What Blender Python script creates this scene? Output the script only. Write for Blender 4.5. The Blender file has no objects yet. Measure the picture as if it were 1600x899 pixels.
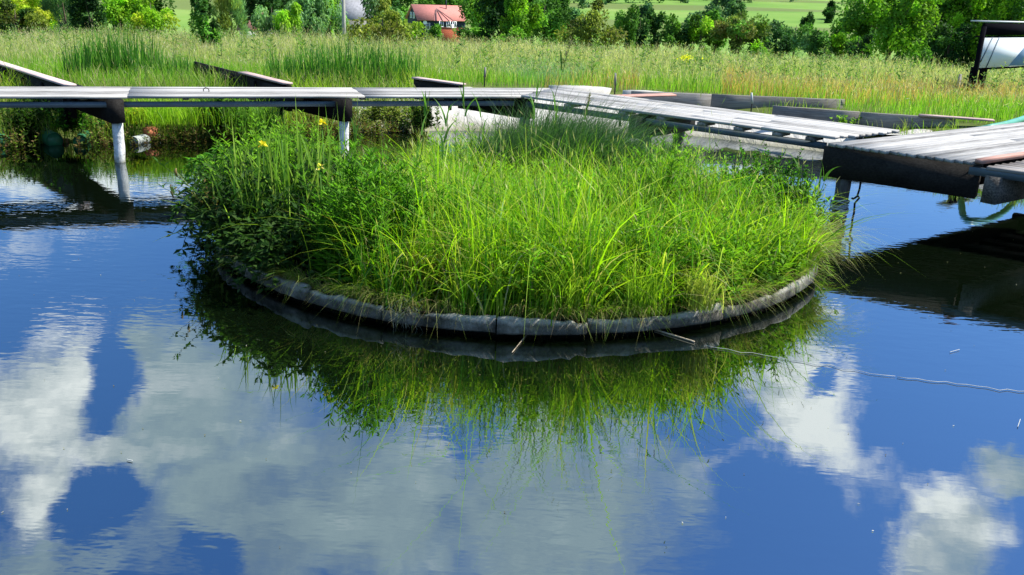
import bpy, math, random
import numpy as np
from mathutils import Matrix, Vector
random.seed(7); rng = np.random.default_rng(7)
scene = bpy.context.scene
COL = scene.collection

# ------------------------------------------------------------------ camera
F = 1400.0; ROLL = math.radians(2.3); H = 2.5
PITCH = math.atan(464.5 * math.cos(ROLL) / F)
fwd = np.array([0, math.cos(PITCH), -math.sin(PITCH)])
r0 = np.array([1.0, 0, 0]); u0 = np.array([0, math.sin(PITCH), math.cos(PITCH)])
right = math.cos(ROLL) * r0 + math.sin(ROLL) * u0
up = -math.sin(ROLL) * r0 + math.cos(ROLL) * u0
CAM = np.array([0, 0, H])
cd = bpy.data.cameras.new('camera'); cam = bpy.data.objects.new('camera', cd); COL.objects.link(cam)
cd.sensor_width = 36; cd.lens = F / 1600 * 36; cd.clip_start = 0.05; cd.clip_end = 6000
cam.matrix_world = Matrix(((right[0], up[0], -fwd[0], 0), (right[1], up[1], -fwd[1], 0), (right[2], up[2], -fwd[2], H), (0, 0, 0, 1)))
scene.camera = cam

def ray(x, y): return fwd + right * (x - 800) / F + up * (449.5 - y) / F
def P(x, y, z=0.0):
    d = ray(x, y); return CAM + d * ((z - H) / d[2])
def PY(x, y, Y):
    d = ray(x, y); return CAM + d * (Y / d[1])

# ------------------------------------------------------------------ light
SUN_EL = math.radians(54); SUN_AZ = math.radians(82)        # azimuth clockwise from +Y
EXPOSURE = 0.95; SKY = 0.10; SUNPOW = 5.0
scene.view_settings.view_transform = 'Standard'; scene.view_settings.look = 'None'
scene.view_settings.gamma = 1; scene.view_settings.use_curve_mapping = False
scene.view_settings.exposure = EXPOSURE
sd = bpy.data.lights.new('sun', 'SUN'); sun = bpy.data.objects.new('sun', sd); COL.objects.link(sun)
sd.energy = SUNPOW; sd.angle = math.radians(0.5); sd.color = (1.0, 0.955, 0.87)
sdir = Vector((math.cos(SUN_EL) * math.sin(SUN_AZ), math.cos(SUN_EL) * math.cos(SUN_AZ), math.sin(SUN_EL)))
sun.rotation_euler = sdir.to_track_quat('Z', 'Y').to_euler(); sun.location = (20, 20, 40)
try:
    scene.cycles.use_denoising = True; scene.cycles.denoiser = 'OPENIMAGEDENOISE'
    scene.cycles.max_bounces = 8; scene.cycles.transparent_max_bounces = 8
    scene.cycles.sample_clamp_indirect = 6; scene.cycles.caustics_reflective = False; scene.cycles.caustics_refractive = False
except Exception: pass

class NT:
    def __init__(s, tree): s.t = tree; s.n = tree.nodes; s.l = tree.links
    def new(s, typ, **kw):
        nd = s.n.new(typ)
        for k, v in kw.items(): setattr(nd, k, v)
        return nd
    def link(s, a, b): s.l.new(a, b)
    def math(s, op, a, b=None, c=None, clamp=False):
        nd = s.n.new('ShaderNodeMath'); nd.operation = op; nd.use_clamp = clamp
        for i, v in enumerate((a, b, c)):
            if v is None: continue
            if hasattr(v, 'links'): s.link(v, nd.inputs[i])
            else: nd.inputs[i].default_value = v
        return nd.outputs[0]
    def vmath(s, op, a, b=None):
        nd = s.n.new('ShaderNodeVectorMath'); nd.operation = op
        for i, v in enumerate((a, b)):
            if v is None: continue
            if hasattr(v, 'links'): s.link(v, nd.inputs[i])
            else: nd.inputs[i].default_value = v
        return nd
    def ramp(s, fac, stops, interp='LINEAR'):
        nd = s.n.new('ShaderNodeValToRGB'); nd.color_ramp.interpolation = interp
        e = nd.color_ramp.elements
        while len(e) < len(stops): e.new(0.5)
        for i, (p, c) in enumerate(stops):
            e[i].position = p; e[i].color = (*c, 1) if len(c) == 3 else c
        if fac is not None: s.link(fac, nd.inputs[0])
        return nd.outputs[0]
    def noise(s, vec, scale, detail=4, rough=0.55, dist=0.0):
        nd = s.n.new('ShaderNodeTexNoise'); nd.inputs['Scale'].default_value = scale
        nd.inputs['Detail'].default_value = detail; nd.inputs['Roughness'].default_value = rough
        nd.inputs['Distortion'].default_value = dist
        if vec is not None: s.link(vec, nd.inputs['Vector'])
        return nd
    def mixc(s, fac, a, b, blend='MIX'):
        nd = s.n.new('ShaderNodeMix'); nd.data_type = 'RGBA'; nd.blend_type = blend
        for k, v in ((0, fac), (6, a), (7, b)):
            if hasattr(v, 'links'): s.link(v, nd.inputs[k])
            else: nd.inputs[k].default_value = (*v, 1) if isinstance(v, tuple) and len(v) == 3 else v
        return nd.outputs[2]

# ------------------------------------------------------------------ world: sky with broken cumulus
w = bpy.data.worlds.new('World'); scene.world = w; w.use_nodes = True
T = NT(w.node_tree); T.n.clear()
sky = T.new('ShaderNodeTexSky', sky_type='NISHITA'); sky.sun_disc = False
sky.sun_elevation = SUN_EL; sky.sun_rotation = SUN_AZ; sky.air_density = 1.0; sky.dust_density = 0.6; sky.ozone_density = 2.5
geo = T.new('ShaderNodeTexCoord')
d0 = geo.outputs['Generated']
sx = T.new('ShaderNodeSeparateXYZ'); T.link(d0, sx.inputs[0])
# cloud-plane coordinates (further away towards the horizon)
den = T.math('ADD', T.math('MAXIMUM', sx.outputs[2], 0.0), 0.18)
cx = T.new('ShaderNodeCombineXYZ'); T.link(T.math('DIVIDE', sx.outputs[0], den), cx.inputs[0]); T.link(T.math('DIVIDE', sx.outputs[1], den), cx.inputs[1])
n1 = T.noise(cx.outputs[0], 1.7, 9, 0.62); n2 = T.noise(cx.outputs[0], 5.0, 8, 0.65)
warp = T.vmath('SCALE', T.vmath('SUBTRACT', T.noise(d0, 9.0, 7, 0.62).outputs['Color'], (0.5, 0.5, 0.5)).outputs[0]); warp.inputs[3].default_value = 0.16
dw = T.vmath('ADD', d0, warp.outputs[0]).outputs[0]
# each cloud: direction seen mirrored in the pond at (px,py), radii in px, weight, whiteness
CL = [(45, 640, 150, 110, 1.0, .75), (60, 770, 100, 70, 1.0, .95), (90, 880, 160, 60, .9, .35), (235, 540, 62, 80, .9, .3), (190, 710, 130, 70, .85, .5), (260, 620, 70, 60, .8, .3),
      (310, 640, 140, 130, .9, .35), (420, 780, 180, 160, 1.0, .28), (600, 770, 230, 160, 1.0, .3), (850, 800, 240, 130, 1.0, .32),
      (450, 650, 90, 90, .6, .9), (640, 735, 110, 50, .6, .95), (1050, 760, 130, 80, .8, .75), (960, 690, 110, 60, .7, .7), (1270, 640, 125, 105, 1.15, 1.0),
      (1160, 600, 110, 50, .8, .8), (1480, 860, 110, 100, 1.1, .9), (1590, 735, 60, 60, .9, .5), (350, 560, 120, 90, .8, .3), (1290, 485, 60, 18, .7, .9),
      (150, 368, 90, 14, .55, 1.), (40, 385, 50, 18, .5, 1.), (1180, 262, 170, 16, .8, 1.), (120, 285, 260, 34, .8, .9), (780, 660, 330, 60, .7, .6), (1340, 780, 70, 60, .45, .8)]
HO = [(150, 790, 75, 60, 1.3), (335, 865, 40, 45, 1.0), (735, 655, 70, 45, .9), (170, 600, 55, 50, 1.0), (1120, 645, 70, 50, .9), (300, 430, 330, 80, 1.), (1480, 560, 200, 120, 1.), (1260, 830, 110, 110, .9), (1300, 610, 30, 24, 1.0)]
def cdir(px, py):
    r = ray(px, py); r = r / np.linalg.norm(r); return np.array([r[0], r[1], -r[2]])
def blob(px, py, rx, ry):
    c = cdir(px, py)
    a = cdir(px + rx, py) - c; b = cdir(px, py + ry) - c
    ra = np.linalg.norm(a); rb = np.linalg.norm(b)
    th = math.atan2(c[0], c[1])
    m = T.new('ShaderNodeMapping', vector_type='TEXTURE')
    m.inputs['Location'].default_value = tuple(c); m.inputs['Rotation'].default_value = (0, 0, -th)
    m.inputs['Scale'].default_value = (ra, 0.6, rb * 1.02)
    T.link(dw, m.inputs[0])
    ln = T.vmath('LENGTH', m.outputs[0]).outputs['Value']
    mr = T.new('ShaderNodeMapRange', interpolation_type='SMOOTHSTEP'); mr.inputs[1].default_value = 1.45; mr.inputs[2].default_value = 0.3
    T.link(ln, mr.inputs[0]); return mr.outputs[0]
acc = None; wsum = None; wh = None
for (px, py, rx, ry, a, wt) in CL:
    bo = T.math('MULTIPLY', blob(px, py, rx, ry), a)
    acc = bo if acc is None else T.math('MAXIMUM', acc, bo)
    wsum = T.math('ADD', bo, 0.02) if wsum is None else T.math('ADD', wsum, bo)
    ww = T.math('MULTIPLY', bo, wt); wh = ww if wh is None else T.math('ADD', wh, ww)
for (px, py, rx, ry, a) in HO:
    acc = T.math('MULTIPLY_ADD', blob(px, py, rx, ry), -a, acc)
front = T.new('ShaderNodeMapRange', interpolation_type='SMOOTHSTEP'); front.inputs[1].default_value = 0.86; front.inputs[2].default_value = 0.7
nb = T.vmath('DOT_PRODUCT', d0, tuple(cdir(800, 600))).outputs['Value']; T.link(nb, front.inputs[0])
gen = T.math('MULTIPLY', T.math('SUBTRACT', n1.outputs[0], 0.30), front.outputs[0])      # beyond the frame: same broken cover, free noise
acc = T.math('MULTIPLY_ADD', gen, 2.2, acc)
acc = T.math('MULTIPLY_ADD', T.math('SUBTRACT', n1.outputs[0], 0.5), 1.7, acc)
acc = T.math('MULTIPLY_ADD', T.math('SUBTRACT', n2.outputs[0], 0.5), 1.3, acc)
dens = T.new('ShaderNodeMapRange', interpolation_type='SMOOTHSTEP'); dens.inputs[1].default_value = 0.02; dens.inputs[2].default_value = 1.05; T.link(acc, dens.inputs[0])
whit = T.math('ADD', T.math('MULTIPLY', T.math('DIVIDE', wh, wsum), 1.0), T.math('MULTIPLY', T.math('SUBTRACT', n2.outputs[0], 0.5), 1.5)); whit = T.math('MULTIPLY_ADD', T.math('SUBTRACT', n1.outputs[0], 0.5), 2.1, whit)
ccol = T.ramp(whit, [(0.05, (2.5, 3.5, 4.2)), (0.45, (3.8, 5.0, 5.3)), (.72, (6.3, 7.1, 7.2)), (1.0, (11.5, 11.8, 11.2))])
horiz = T.new('ShaderNodeMapRange'); horiz.inputs[1].default_value = -0.02; horiz.inputs[2].default_value = 0.03; T.link(sx.outputs[2], horiz.inputs[0])
hs = T.new('ShaderNodeHueSaturation'); hs.inputs['Saturation'].default_value = 1.12; hs.inputs['Value'].default_value = 1.0; T.link(T.mixc(1.0, sky.outputs[0], (.92, 1.10, 1.42), 'MULTIPLY'), hs.inputs['Color'])
skyc = T.mixc(T.math('MULTIPLY', dens.outputs[0], T.math('MULTIPLY', horiz.outputs[0], 0.93)), hs.outputs[0], ccol)
bg = T.new('ShaderNodeBackground'); bg.inputs[1].default_value = SKY; T.link(skyc, bg.inputs[0])
wo = T.new('ShaderNodeOutputWorld'); T.link(bg.outputs[0], wo.inputs[0])

# ------------------------------------------------------------------ mesh helpers
class MB:
    def __init__(s): s.v = []; s.q = []; s.t = []; s.c = []; s.n = 0
    def add(s, v, q=None, t=None, c=None):
        v = np.asarray(v, float).reshape(-1, 3)
        if q is not None and len(q): s.q.append(np.asarray(q, np.int64).reshape(-1, 4) + s.n)
        if t is not None and len(t): s.t.append(np.asarray(t, np.int64).reshape(-1, 3) + s.n)
        cc = np.ones((len(v), 3)) * .5 if c is None else np.broadcast_to(np.asarray(c, float), (len(v), 3))
        s.v.append(v); s.c.append(cc); s.n += len(v); return s
    def box(s, c, size, ax=None, col=None, jit=0):
        hx, hy, hz = [k / 2 for k in size]
        v = np.array([[x, y, z] for x in (-hx, hx) for y in (-hy, hy) for z in (-hz, hz)])
        if jit: v = v + rng.normal(0, jit, v.shape)
        if ax is not None: v = v @ np.array(ax)
        return s.add(v + np.asarray(c), [(0, 1, 3, 2), (4, 6, 7, 5), (0, 4, 5, 1), (2, 3, 7, 6), (0, 2, 6, 4), (1, 5, 7, 3)], c=col)
    def tube(s, pts, rad, n=8, col=None, caps=True):
        pts = np.asarray(pts, float); rad = np.broadcast_to(rad, len(pts)); vs = []
        for i, p in enumerate(pts):
            d = pts[min(i + 1, len(pts) - 1)] - pts[max(i - 1, 0)]; d /= (np.linalg.norm(d) + 1e-9)
            a = np.cross(d, [0.31, 0.87, 0.17] if abs(d[1]) < .9 else [1, 0, 0]); a /= np.linalg.norm(a); b = np.cross(d, a)
            for k in range(n):
                th = 2 * math.pi * k / n; vs.append(p + rad[i] * (a * math.cos(th) + b * math.sin(th)))
        q = [(i * n + k, i * n + (k + 1) % n, (i + 1) * n + (k + 1) % n, (i + 1) * n + k) for i in range(len(pts) - 1) for k in range(n)]
        t = []
        if caps:
            m = len(vs); vs += [pts[0], pts[-1]]; L = (len(pts) - 1) * n
            t = [(m, (k + 1) % n, k) for k in range(n)] + [(m + 1, L + k, L + (k + 1) % n) for k in range(n)]
        return s.add(vs, q, t, col)
    def mesh(s, name, off=(0, 0, 0)):
        me = bpy.data.meshes.new(name)
        v = np.concatenate(s.v) - np.asarray(off); c = np.concatenate(s.c)
        q = np.concatenate(s.q) if s.q else np.zeros((0, 4), np.int64); t = np.concatenate(s.t) if s.t else np.zeros((0, 3), np.int64)
        me.vertices.add(len(v)); me.vertices.foreach_set('co', v.astype(np.float32).ravel())
        me.loops.add(q.size + t.size); me.loops.foreach_set('vertex_index', np.concatenate([q.ravel(), t.ravel()]).astype(np.int32))
        me.polygons.add(len(q) + len(t))
        me.polygons.foreach_set('loop_start', np.concatenate([np.arange(len(q)) * 4, q.size + np.arange(len(t)) * 3]).astype(np.int32))
        me.update(calc_edges=True)
        at = me.color_attributes.new('col', 'FLOAT_COLOR', 'POINT')
        at.data.foreach_set('color', np.concatenate([c, np.ones((len(c), 1))], 1).astype(np.float32).ravel())
        return me
    def build(s, name, mat, parent=None, off=None, smooth=False):
        if off is None: off = np.array(parent.get('_o', (0, 0, 0))) if parent is not None else (0, 0, 0)
        me = s.mesh(name, off); me.materials.append(mat)
        if smooth: me.polygons.foreach_set('use_smooth', np.ones(len(me.polygons), bool))
        o = bpy.data.objects.new(name, me); COL.objects.link(o)
        if parent is not None: o.parent = parent; o['_o'] = [float(k) for k in off]
        else: o.location = off
        return o

def tag(o, label=None, cat=None, group=None, kind=None):
    if label: o['label'] = label
    if cat: o['category'] = cat
    if group: o['group'] = group
    if kind: o['kind'] = kind
    return o
def empty(name, loc, label, cat, group=None):
    o = bpy.data.objects.new(name, None); COL.objects.link(o); o.location = tuple(loc); o['_o'] = [float(k) for k in loc]
    o.empty_display_size = .2
    return tag(o, label, cat, group)
def nrm(v): v = np.asarray(v, float); return v / np.linalg.norm(v)
def inst(name, me, parent, loc, rotz=0, rx=0, ry=0):
    o = bpy.data.objects.new(name, me); COL.objects.link(o); o.parent = parent
    o.location = tuple(np.asarray(loc) - np.array(parent['_o'])); o.rotation_euler = (rx, ry, rotz); return o

# ------------------------------------------------------------------ materials
def mat(name):
    m = bpy.data.materials.new(name); m.use_nodes = True; t = NT(m.node_tree)
    return m, t, t.n['Principled BSDF'], t.n['Material Output']
def m_simple(name, col, rough=.7, var=.25, scale=8, metal=0, bump=.0, spec=.3, stretch=None):
    m, t, b, o = mat(name)
    tc = t.new('ShaderNodeTexCoord'); v = tc.outputs['Object']
    if stretch:
        mp = t.new('ShaderNodeMapping'); mp.inputs['Scale'].default_value = stretch; t.link(v, mp.inputs[0]); v = mp.outputs[0]
    n = t.noise(v, scale, 6, .6)
    lo = tuple(c * (1 - var) for c in col); hi = tuple(min(1, c * (1 + var)) for c in col)
    t.link(t.ramp(n.outputs[0], [(.25, lo), (.75, hi)]), b.inputs['Base Color'])
    b.inputs['Roughness'].default_value = rough; b.inputs['Metallic'].default_value = metal; b.inputs['Specular IOR Level'].default_value = spec
    if bump:
        bp = t.new('ShaderNodeBump'); bp.inputs['Strength'].default_value = bump; bp.inputs['Distance'].default_value = .02
        t.link(n.outputs[0], bp.inputs['Height']); t.link(bp.outputs[0], b.inputs['Normal'])
    return m
def m_wood(name, c_dark, c_mid, c_light, grain=1.0, rough=.85):
    m, t, b, o = mat(name)
    tc = t.new('ShaderNodeTexCoord'); oi = t.new('ShaderNodeObjectInfo')
    off = t.new('ShaderNodeCombineXYZ')
    for k in range(3): t.link(t.math('MULTIPLY', oi.outputs['Random'], (37., 11., 5.)[k]), off.inputs[k])
    v = t.vmath('ADD', tc.outputs['Object'], off.outputs[0]).outputs[0]
    mp = t.new('ShaderNodeMapping'); mp.inputs['Scale'].default_value = (1.2, 26, 26); t.link(v, mp.inputs[0])
    n = t.noise(mp.outputs[0], 2.2 * grain, 8, .7)
    mp2 = t.new('ShaderNodeMapping'); mp2.inputs['Scale'].default_value = (.8, 3, 3); t.link(v, mp2.inputs[0])
    n2 = t.noise(mp2.outputs[0], 2.0, 5, .6)
    f = t.math('ADD', t.math('MULTIPLY', n.outputs[0], .65), t.math('MULTIPLY', n2.outputs[0], .35))
    f = t.math('ADD', f, t.math('MULTIPLY', t.math('SUBTRACT', oi.outputs['Random'], .5), .24))
    t.link(t.ramp(f, [(.30, c_dark), (.47, c_mid), (.68, c_light)]), b.inputs['Base Color'])
    b.inputs['Roughness'].default_value = rough; b.inputs['Specular IOR Level'].default_value = .08
    bp = t.new('ShaderNodeBump'); bp.inputs['Strength'].default_value = .5; bp.inputs['Distance'].default_value = .006
    t.link(n.outputs[0], bp.inputs['Height']); t.link(bp.outputs[0], b.inputs['Normal'])
    return m
def m_leaf(name, trans=.42, rough=.6, spec=.1, boost=1.3):
    m, t, b, o = mat(name)
    a = t.new('ShaderNodeAttribute', attribute_name='col'); c = a.outputs['Color']
    t.link(c, b.inputs['Base Color']); b.inputs['Roughness'].default_value = rough; b.inputs['Specular IOR Level'].default_value = spec
    tr = t.new('ShaderNodeBsdfTranslucent')
    t.link(t.mixc(1.0, c, (boost * .95, boost * 1.1, boost * .5), 'MULTIPLY'), tr.inputs[0])
    mx = t.new('ShaderNodeMixShader'); mx.inputs[0].default_value = trans
    t.link(b.outputs[0], mx.inputs[1]); t.link(tr.outputs[0], mx.inputs[2]); t.link(mx.outputs[0], o.inputs[0])
    return m
def m_attr(name, rough=.8, spec=.2):
    m, t, b, o = mat(name)
    a = t.new('ShaderNodeAttribute', attribute_name='col'); t.link(a.outputs['Color'], b.inputs['Base Color'])
    b.inputs['Roughness'].default_value = rough; b.inputs['Specular IOR Level'].default_value = spec; return m
M_leaf = m_leaf('foliage'); M_grass = m_leaf('grass_blade', .5, .5, .3, 1.35); M_far = m_leaf('far_foliage', .3, .7, .1)
M_bark = m_simple('bark', (.09, .07, .05), .9, .5, 20, bump=.4)
M_deck = m_wood('weathered_grey_board', (.085, .08, .073), (.28, .27, .253), (.45, .437, .41))
M_deckd = m_wood('darker_board', (.08, .07, .06), (.24, .22, .2), (.38, .36, .33))
M_edge = m_wood('grey_bank_timber', (.05, .045, .04), (.17, .155, .135), (.30, .28, .25))
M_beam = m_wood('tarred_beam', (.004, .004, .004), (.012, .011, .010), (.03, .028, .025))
M_red = m_wood('faded_red_board', (.16, .07, .05), (.33, .16, .12), (.45, .27, .22))
M_pink = m_wood('pinkish_cap_board', (.2, .13, .11), (.42, .31, .28), (.55, .44, .41))
M_block = m_wood('pale_block', (.25, .19, .13), (.42, .34, .25), (.55, .47, .38))
M_rail = m_simple('grey_steel_rail', (.085, .115, .135), .55, .2, 6, .3)
M_white = m_simple('white_wrap', (.72, .74, .74), .45, .12, 14, bump=.5)
def m_post():
    m, t, b, o = mat('white_wrap_post'); g_ = t.new('ShaderNodeNewGeometry'); p = g_.outputs['Position']; n = t.noise(p, 14, 6, .65); s_ = t.new('ShaderNodeSeparateXYZ'); t.link(p, s_.inputs[0])
    mr = t.new('ShaderNodeMapRange'); mr.inputs[1].default_value = .13; mr.inputs[2].default_value = .0; t.link(t.math('ADD', s_.outputs[2], t.math('MULTIPLY', t.math('SUBTRACT', n.outputs[0], .5), .16)), mr.inputs[0])
    c_ = t.ramp(n.outputs[0], [(.3, (.46, .47, .45)), (.55, (.7, .71, .7)), (.75, (.78, .79, .78))]); t.link(t.mixc(t.math('MULTIPLY', mr.outputs[0], .8), c_, (.14, .14, .07)), b.inputs['Base Color']); b.inputs['Roughness'].default_value = .5
    bp = t.new('ShaderNodeBump'); bp.inputs['Strength'].default_value = .6; bp.inputs['Distance'].default_value = .03; t.link(n.outputs[0], bp.inputs['Height']); t.link(bp.outputs[0], b.inputs['Normal']); return m
M_white = m_post()
M_postd = m_simple('weathered_post', (.20, .19, .17), .9, .5, 9, bump=.5, stretch=(4, 4, .8))
M_postk = m_simple('dark_post', (.075, .07, .062), .8, .6, 9, bump=.5, stretch=(4, 4, .8))  # darker variant of the weathered post colour
M_liner = m_simple('pale_pond_liner', (.42, .40, .36), .65, .30, 1.2, bump=.25)
def m_liner():
    m, t, b, o = mat('stained_liner'); g_ = t.new('ShaderNodeNewGeometry'); p = g_.outputs['Position']; n = t.noise(p, 1.3, 8, .65); n2 = t.noise(p, 9, 6, .7); s_ = t.new('ShaderNodeSeparateXYZ'); t.link(p, s_.inputs[0])
    c_ = t.ramp(n.outputs[0], [(.3, (.27, .25, .21)), (.5, (.42, .40, .355)), (.72, (.54, .52, .47))])
    mr = t.new('ShaderNodeMapRange'); mr.inputs[1].default_value = .16; mr.inputs[2].default_value = .02; t.link(t.math('ADD', s_.outputs[2], t.math('MULTIPLY', t.math('SUBTRACT', n2.outputs[0], .5), .2)), mr.inputs[0])
    c_ = t.mixc(t.math('MULTIPLY', mr.outputs[0], .8), c_, (.16, .15, .085)); c_ = t.mixc(t.ramp(n2.outputs[0], [(.58, (0, 0, 0)), (.72, (.6, .6, .6))]), c_, (.2, .18, .12))
    t.link(c_, b.inputs['Base Color']); b.inputs['Roughness'].default_value = .6; b.inputs['Specular IOR Level'].default_value = .3
    mp = t.new('ShaderNodeMapping'); mp.inputs['Scale'].default_value = (3.5, 1, 1); mp.inputs['Rotation'].default_value = (0, 0, .5); t.link(p, mp.inputs[0]); f = t.noise(mp.outputs[0], 1.6, 5, .6, .6)
    bp = t.new('ShaderNodeBump'); bp.inputs['Strength'].default_value = .7; bp.inputs['Distance'].default_value = .09; t.link(f.outputs[0], bp.inputs['Height']); t.link(bp.outputs[0], b.inputs['Normal']); return m
M_sheet = m_liner()
M_wire = m_simple('rusty_wire', (.05, .045, .04), .6, .4, 30)
M_rope = m_simple('black_rope', (.012, .012, .013), .9, .4, 60)
M_hose = m_simple('green_hose', (.08, .28, .19), .4, .15, 10)
M_barrel = m_simple('green_drum', (.03, .14, .065), .4, .25, 8)
M_orange = m_simple('terracotta', (.45, .16, .08), .8, .3, 12, bump=.3)
M_pipe = m_simple('grey_pipe', (.35, .38, .37), .5, .2, 10)

def m_ground():
    m, t, b, o = mat('meadow_ground')
    g = t.new('ShaderNodeNewGeometry'); p = g.outputs['Position']
    n = t.noise(p, .35, 8, .65); n2 = t.noise(p, .012, 6, .6)
    near = t.ramp(n.outputs[0], [(.3, (.05, .07, .02)), (.7, (.12, .15, .04))])
    s = t.new('ShaderNodeSeparateXYZ'); t.link(p, s.inputs[0])
    far = t.ramp(n2.outputs[0], [(.35, (.10, .20, .035)), (.5, (.15, .26, .05)), (.68, (.22, .29, .08))])
    wv = t.new('ShaderNodeTexWave'); wv.bands_direction = 'Y'; wv.inputs['Scale'].default_value = .0016; wv.inputs['Distortion'].default_value = 9; wv.inputs['Detail'].default_value = 3; wv.inputs['Detail Scale'].default_value = .4
    t.link(p, wv.inputs[0])
    far = t.mixc(t.ramp(wv.outputs['Fac'], [(.70, (0, 0, 0)), (.80, (.8, .8, .8))]), far, (.12, .13, .05))
    fine = t.noise(p, .22, 5, .7)
    far = t.mixc(t.math('MULTIPLY', fine.outputs[0], .5), far, (.09, .16, .03))
    mr = t.new('ShaderNodeMapRange'); mr.inputs[1].default_value = 60; mr.inputs[2].default_value = 120; t.link(s.outputs[1], mr.inputs[0])
    t.link(t.mixc(mr.outputs[0], near, far), b.inputs['Base Color'])
    bp = t.new('ShaderNodeBump'); bp.inputs['Strength'].default_value = .6; bp.inputs['Distance'].default_value = .08
    t.link(n.outputs[0], bp.inputs['Height']); t.link(bp.outputs[0], b.inputs['Normal'])
    b.inputs['Roughness'].default_value = .95; b.inputs['Specular IOR Level'].default_value = .05; return m
def m_water():
    m, t, b, o = mat('pond_water')
    g = t.new('ShaderNodeNewGeometry'); p = g.outputs['Position']
    mp = t.new('ShaderNodeMapping'); mp.inputs['Scale'].default_value = (1, 2.3, 1); mp.inputs['Rotation'].default_value = (0, 0, .12); t.link(p, mp.inputs[0])
    a = t.noise(mp.outputs[0], .9, 3, .5); c = t.noise(mp.outputs[0], 5.2, 2, .5)
    patch = t.noise(p, .35, 3, .5)
    pm = t.ramp(patch.outputs[0], [(.46, (.10, .10, .10)), (.62, (1, 1, 1))])
    hgt = t.math('ADD', t.math('MULTIPLY', a.outputs[0], .45), t.math('MULTIPLY', t.math('MULTIPLY', c.outputs[0], .8), pm))
    bp = t.new('ShaderNodeBump'); bp.inputs['Strength'].default_value = .3; bp.inputs['Distance'].default_value = .0065
    t.link(hgt, bp.inputs['Height'])
    dif = t.new('ShaderNodeBsdfDiffuse'); dif.inputs[0].default_value = (.0018, .0038, .0014, 1)
    gl = t.new('ShaderNodeBsdfGlossy'); gl.inputs['Roughness'].default_value = .012; gl.inputs[0].default_value = (.92, .97, 1.0, 1)
    t.link(bp.outputs[0], gl.inputs['Normal'])
    lw = t.new('ShaderNodeFresnel'); lw.inputs[0].default_value = 3.6; t.link(bp.outputs[0], lw.inputs['Normal'])
    mx = t.new('ShaderNodeMixShader'); t.link(t.math('MULTIPLY_ADD', lw.outputs[0], .92, .06), mx.inputs[0])
    t.link(dif.outputs[0], mx.inputs[1]); t.link(gl.outputs[0], mx.inputs[2]); t.link(mx.outputs[0], o.inputs[0])
    return m
M_ground = m_ground(); M_water = m_water()

# ------------------------------------------------------------------ terrain and water
POND = np.array([(-30, 4), (-17, 10.2), (-11, 12.1), (-7.83, 13.4), (-5.3, 14.5), (-3.2, 15.9), (-1.98, 16.5), (1.1, 17.1), (3.2, 17.35), (5.35, 15.95), (7.45, 13.7), (9.5, 10.5), (12, 6), (12.5, -2), (9, -12), (-10, -14), (-26, -8)], float)
def sdist(x, y):
    x = np.asarray(x, float); y = np.asarray(y, float)
    best = np.full(x.shape, 1e9); inside = np.zeros(x.shape, bool)
    for i in range(len(POND)):
        a = POND[i]; b = POND[(i + 1) % len(POND)]; e = b - a
        tt = np.clip(((x - a[0]) * e[0] + (y - a[1]) * e[1]) / (e @ e), 0, 1)
        best = np.minimum(best, np.hypot(x - a[0] - tt * e[0], y - a[1] - tt * e[1]))
        cr = ((a[1] > y) != (b[1] > y)) & (x < (b[0] - a[0]) * (y - a[1]) / (b[1] - a[1] + 1e-12) + a[0])
        inside ^= cr
    return np.where(inside, -best, best)
def tz(x, y):
    x = np.asarray(x, float); y = np.asarray(y, float); r = np.hypot(x, y); d = sdist(x, y)
    zl = np.interp(r, [0, 20, 46, 90, 190, 280, 330, 400, 480, 600, 750, 900, 1500, 2600, 4000], [.6, .58, -.9, -4.0, -8.4, -10.5, -9., -5.7, -3.5, -1., 3, 12, 60, 120, 150])
    far = np.clip((r - 200) / 300, 0, 1)
    zl = zl + far * (1.3 * np.sin(x * .012 + 1.2) * np.sin(y * .01) + .6 * np.sin(x * .03 + y * .02))
    zl = zl + .06 * np.sin(x * 1.1) * np.sin(y * .9 + 1) * (r < 100)
    bank = np.where(d > 0, np.clip(d / 2.9, 0, 1), 0); bank = bank * (2 - bank)
    z = np.where(d > 0, .0 + (zl) * bank, np.clip(d * .45, -.9, 0))
    return z
rr = np.concatenate([np.arange(0, 26, .35), np.geomspace(26.3, 4200, 110)]); na = 540
th = np.linspace(0, 2 * math.pi, na, endpoint=False)
R, A = np.meshgrid(rr, th, indexing='ij'); X = R * np.sin(A); Y = R * np.cos(A); Z = tz(X, Y)
idx = np.arange(R.size).reshape(R.shape); nx = np.roll(idx, -1, 1)
q = np.stack([idx[:-1], idx[1:], nx[1:], nx[:-1]], -1).reshape(-1, 4)
g = MB(); g.add(np.stack([X, Y, Z], -1).reshape(-1, 3), q[:, ::-1])
tag(g.build('ground', M_ground, smooth=True), kind='structure')
g = MB(); g.add([(-40, -25, 0), (25, -25, 0), (25, 25, 0), (-40, 25, 0)], [(0, 1, 2, 3)])
tag(g.build('water', M_water), kind='structure')

def Pt(px, py, lift=0.0):
    d = ray(px, py)
    for tt in np.arange(5, 120, .04):
        q_ = CAM + d * tt
        if q_[2] < max(0, float(tz(q_[0], q_[1]))) + lift: return q_
    return q_
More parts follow.
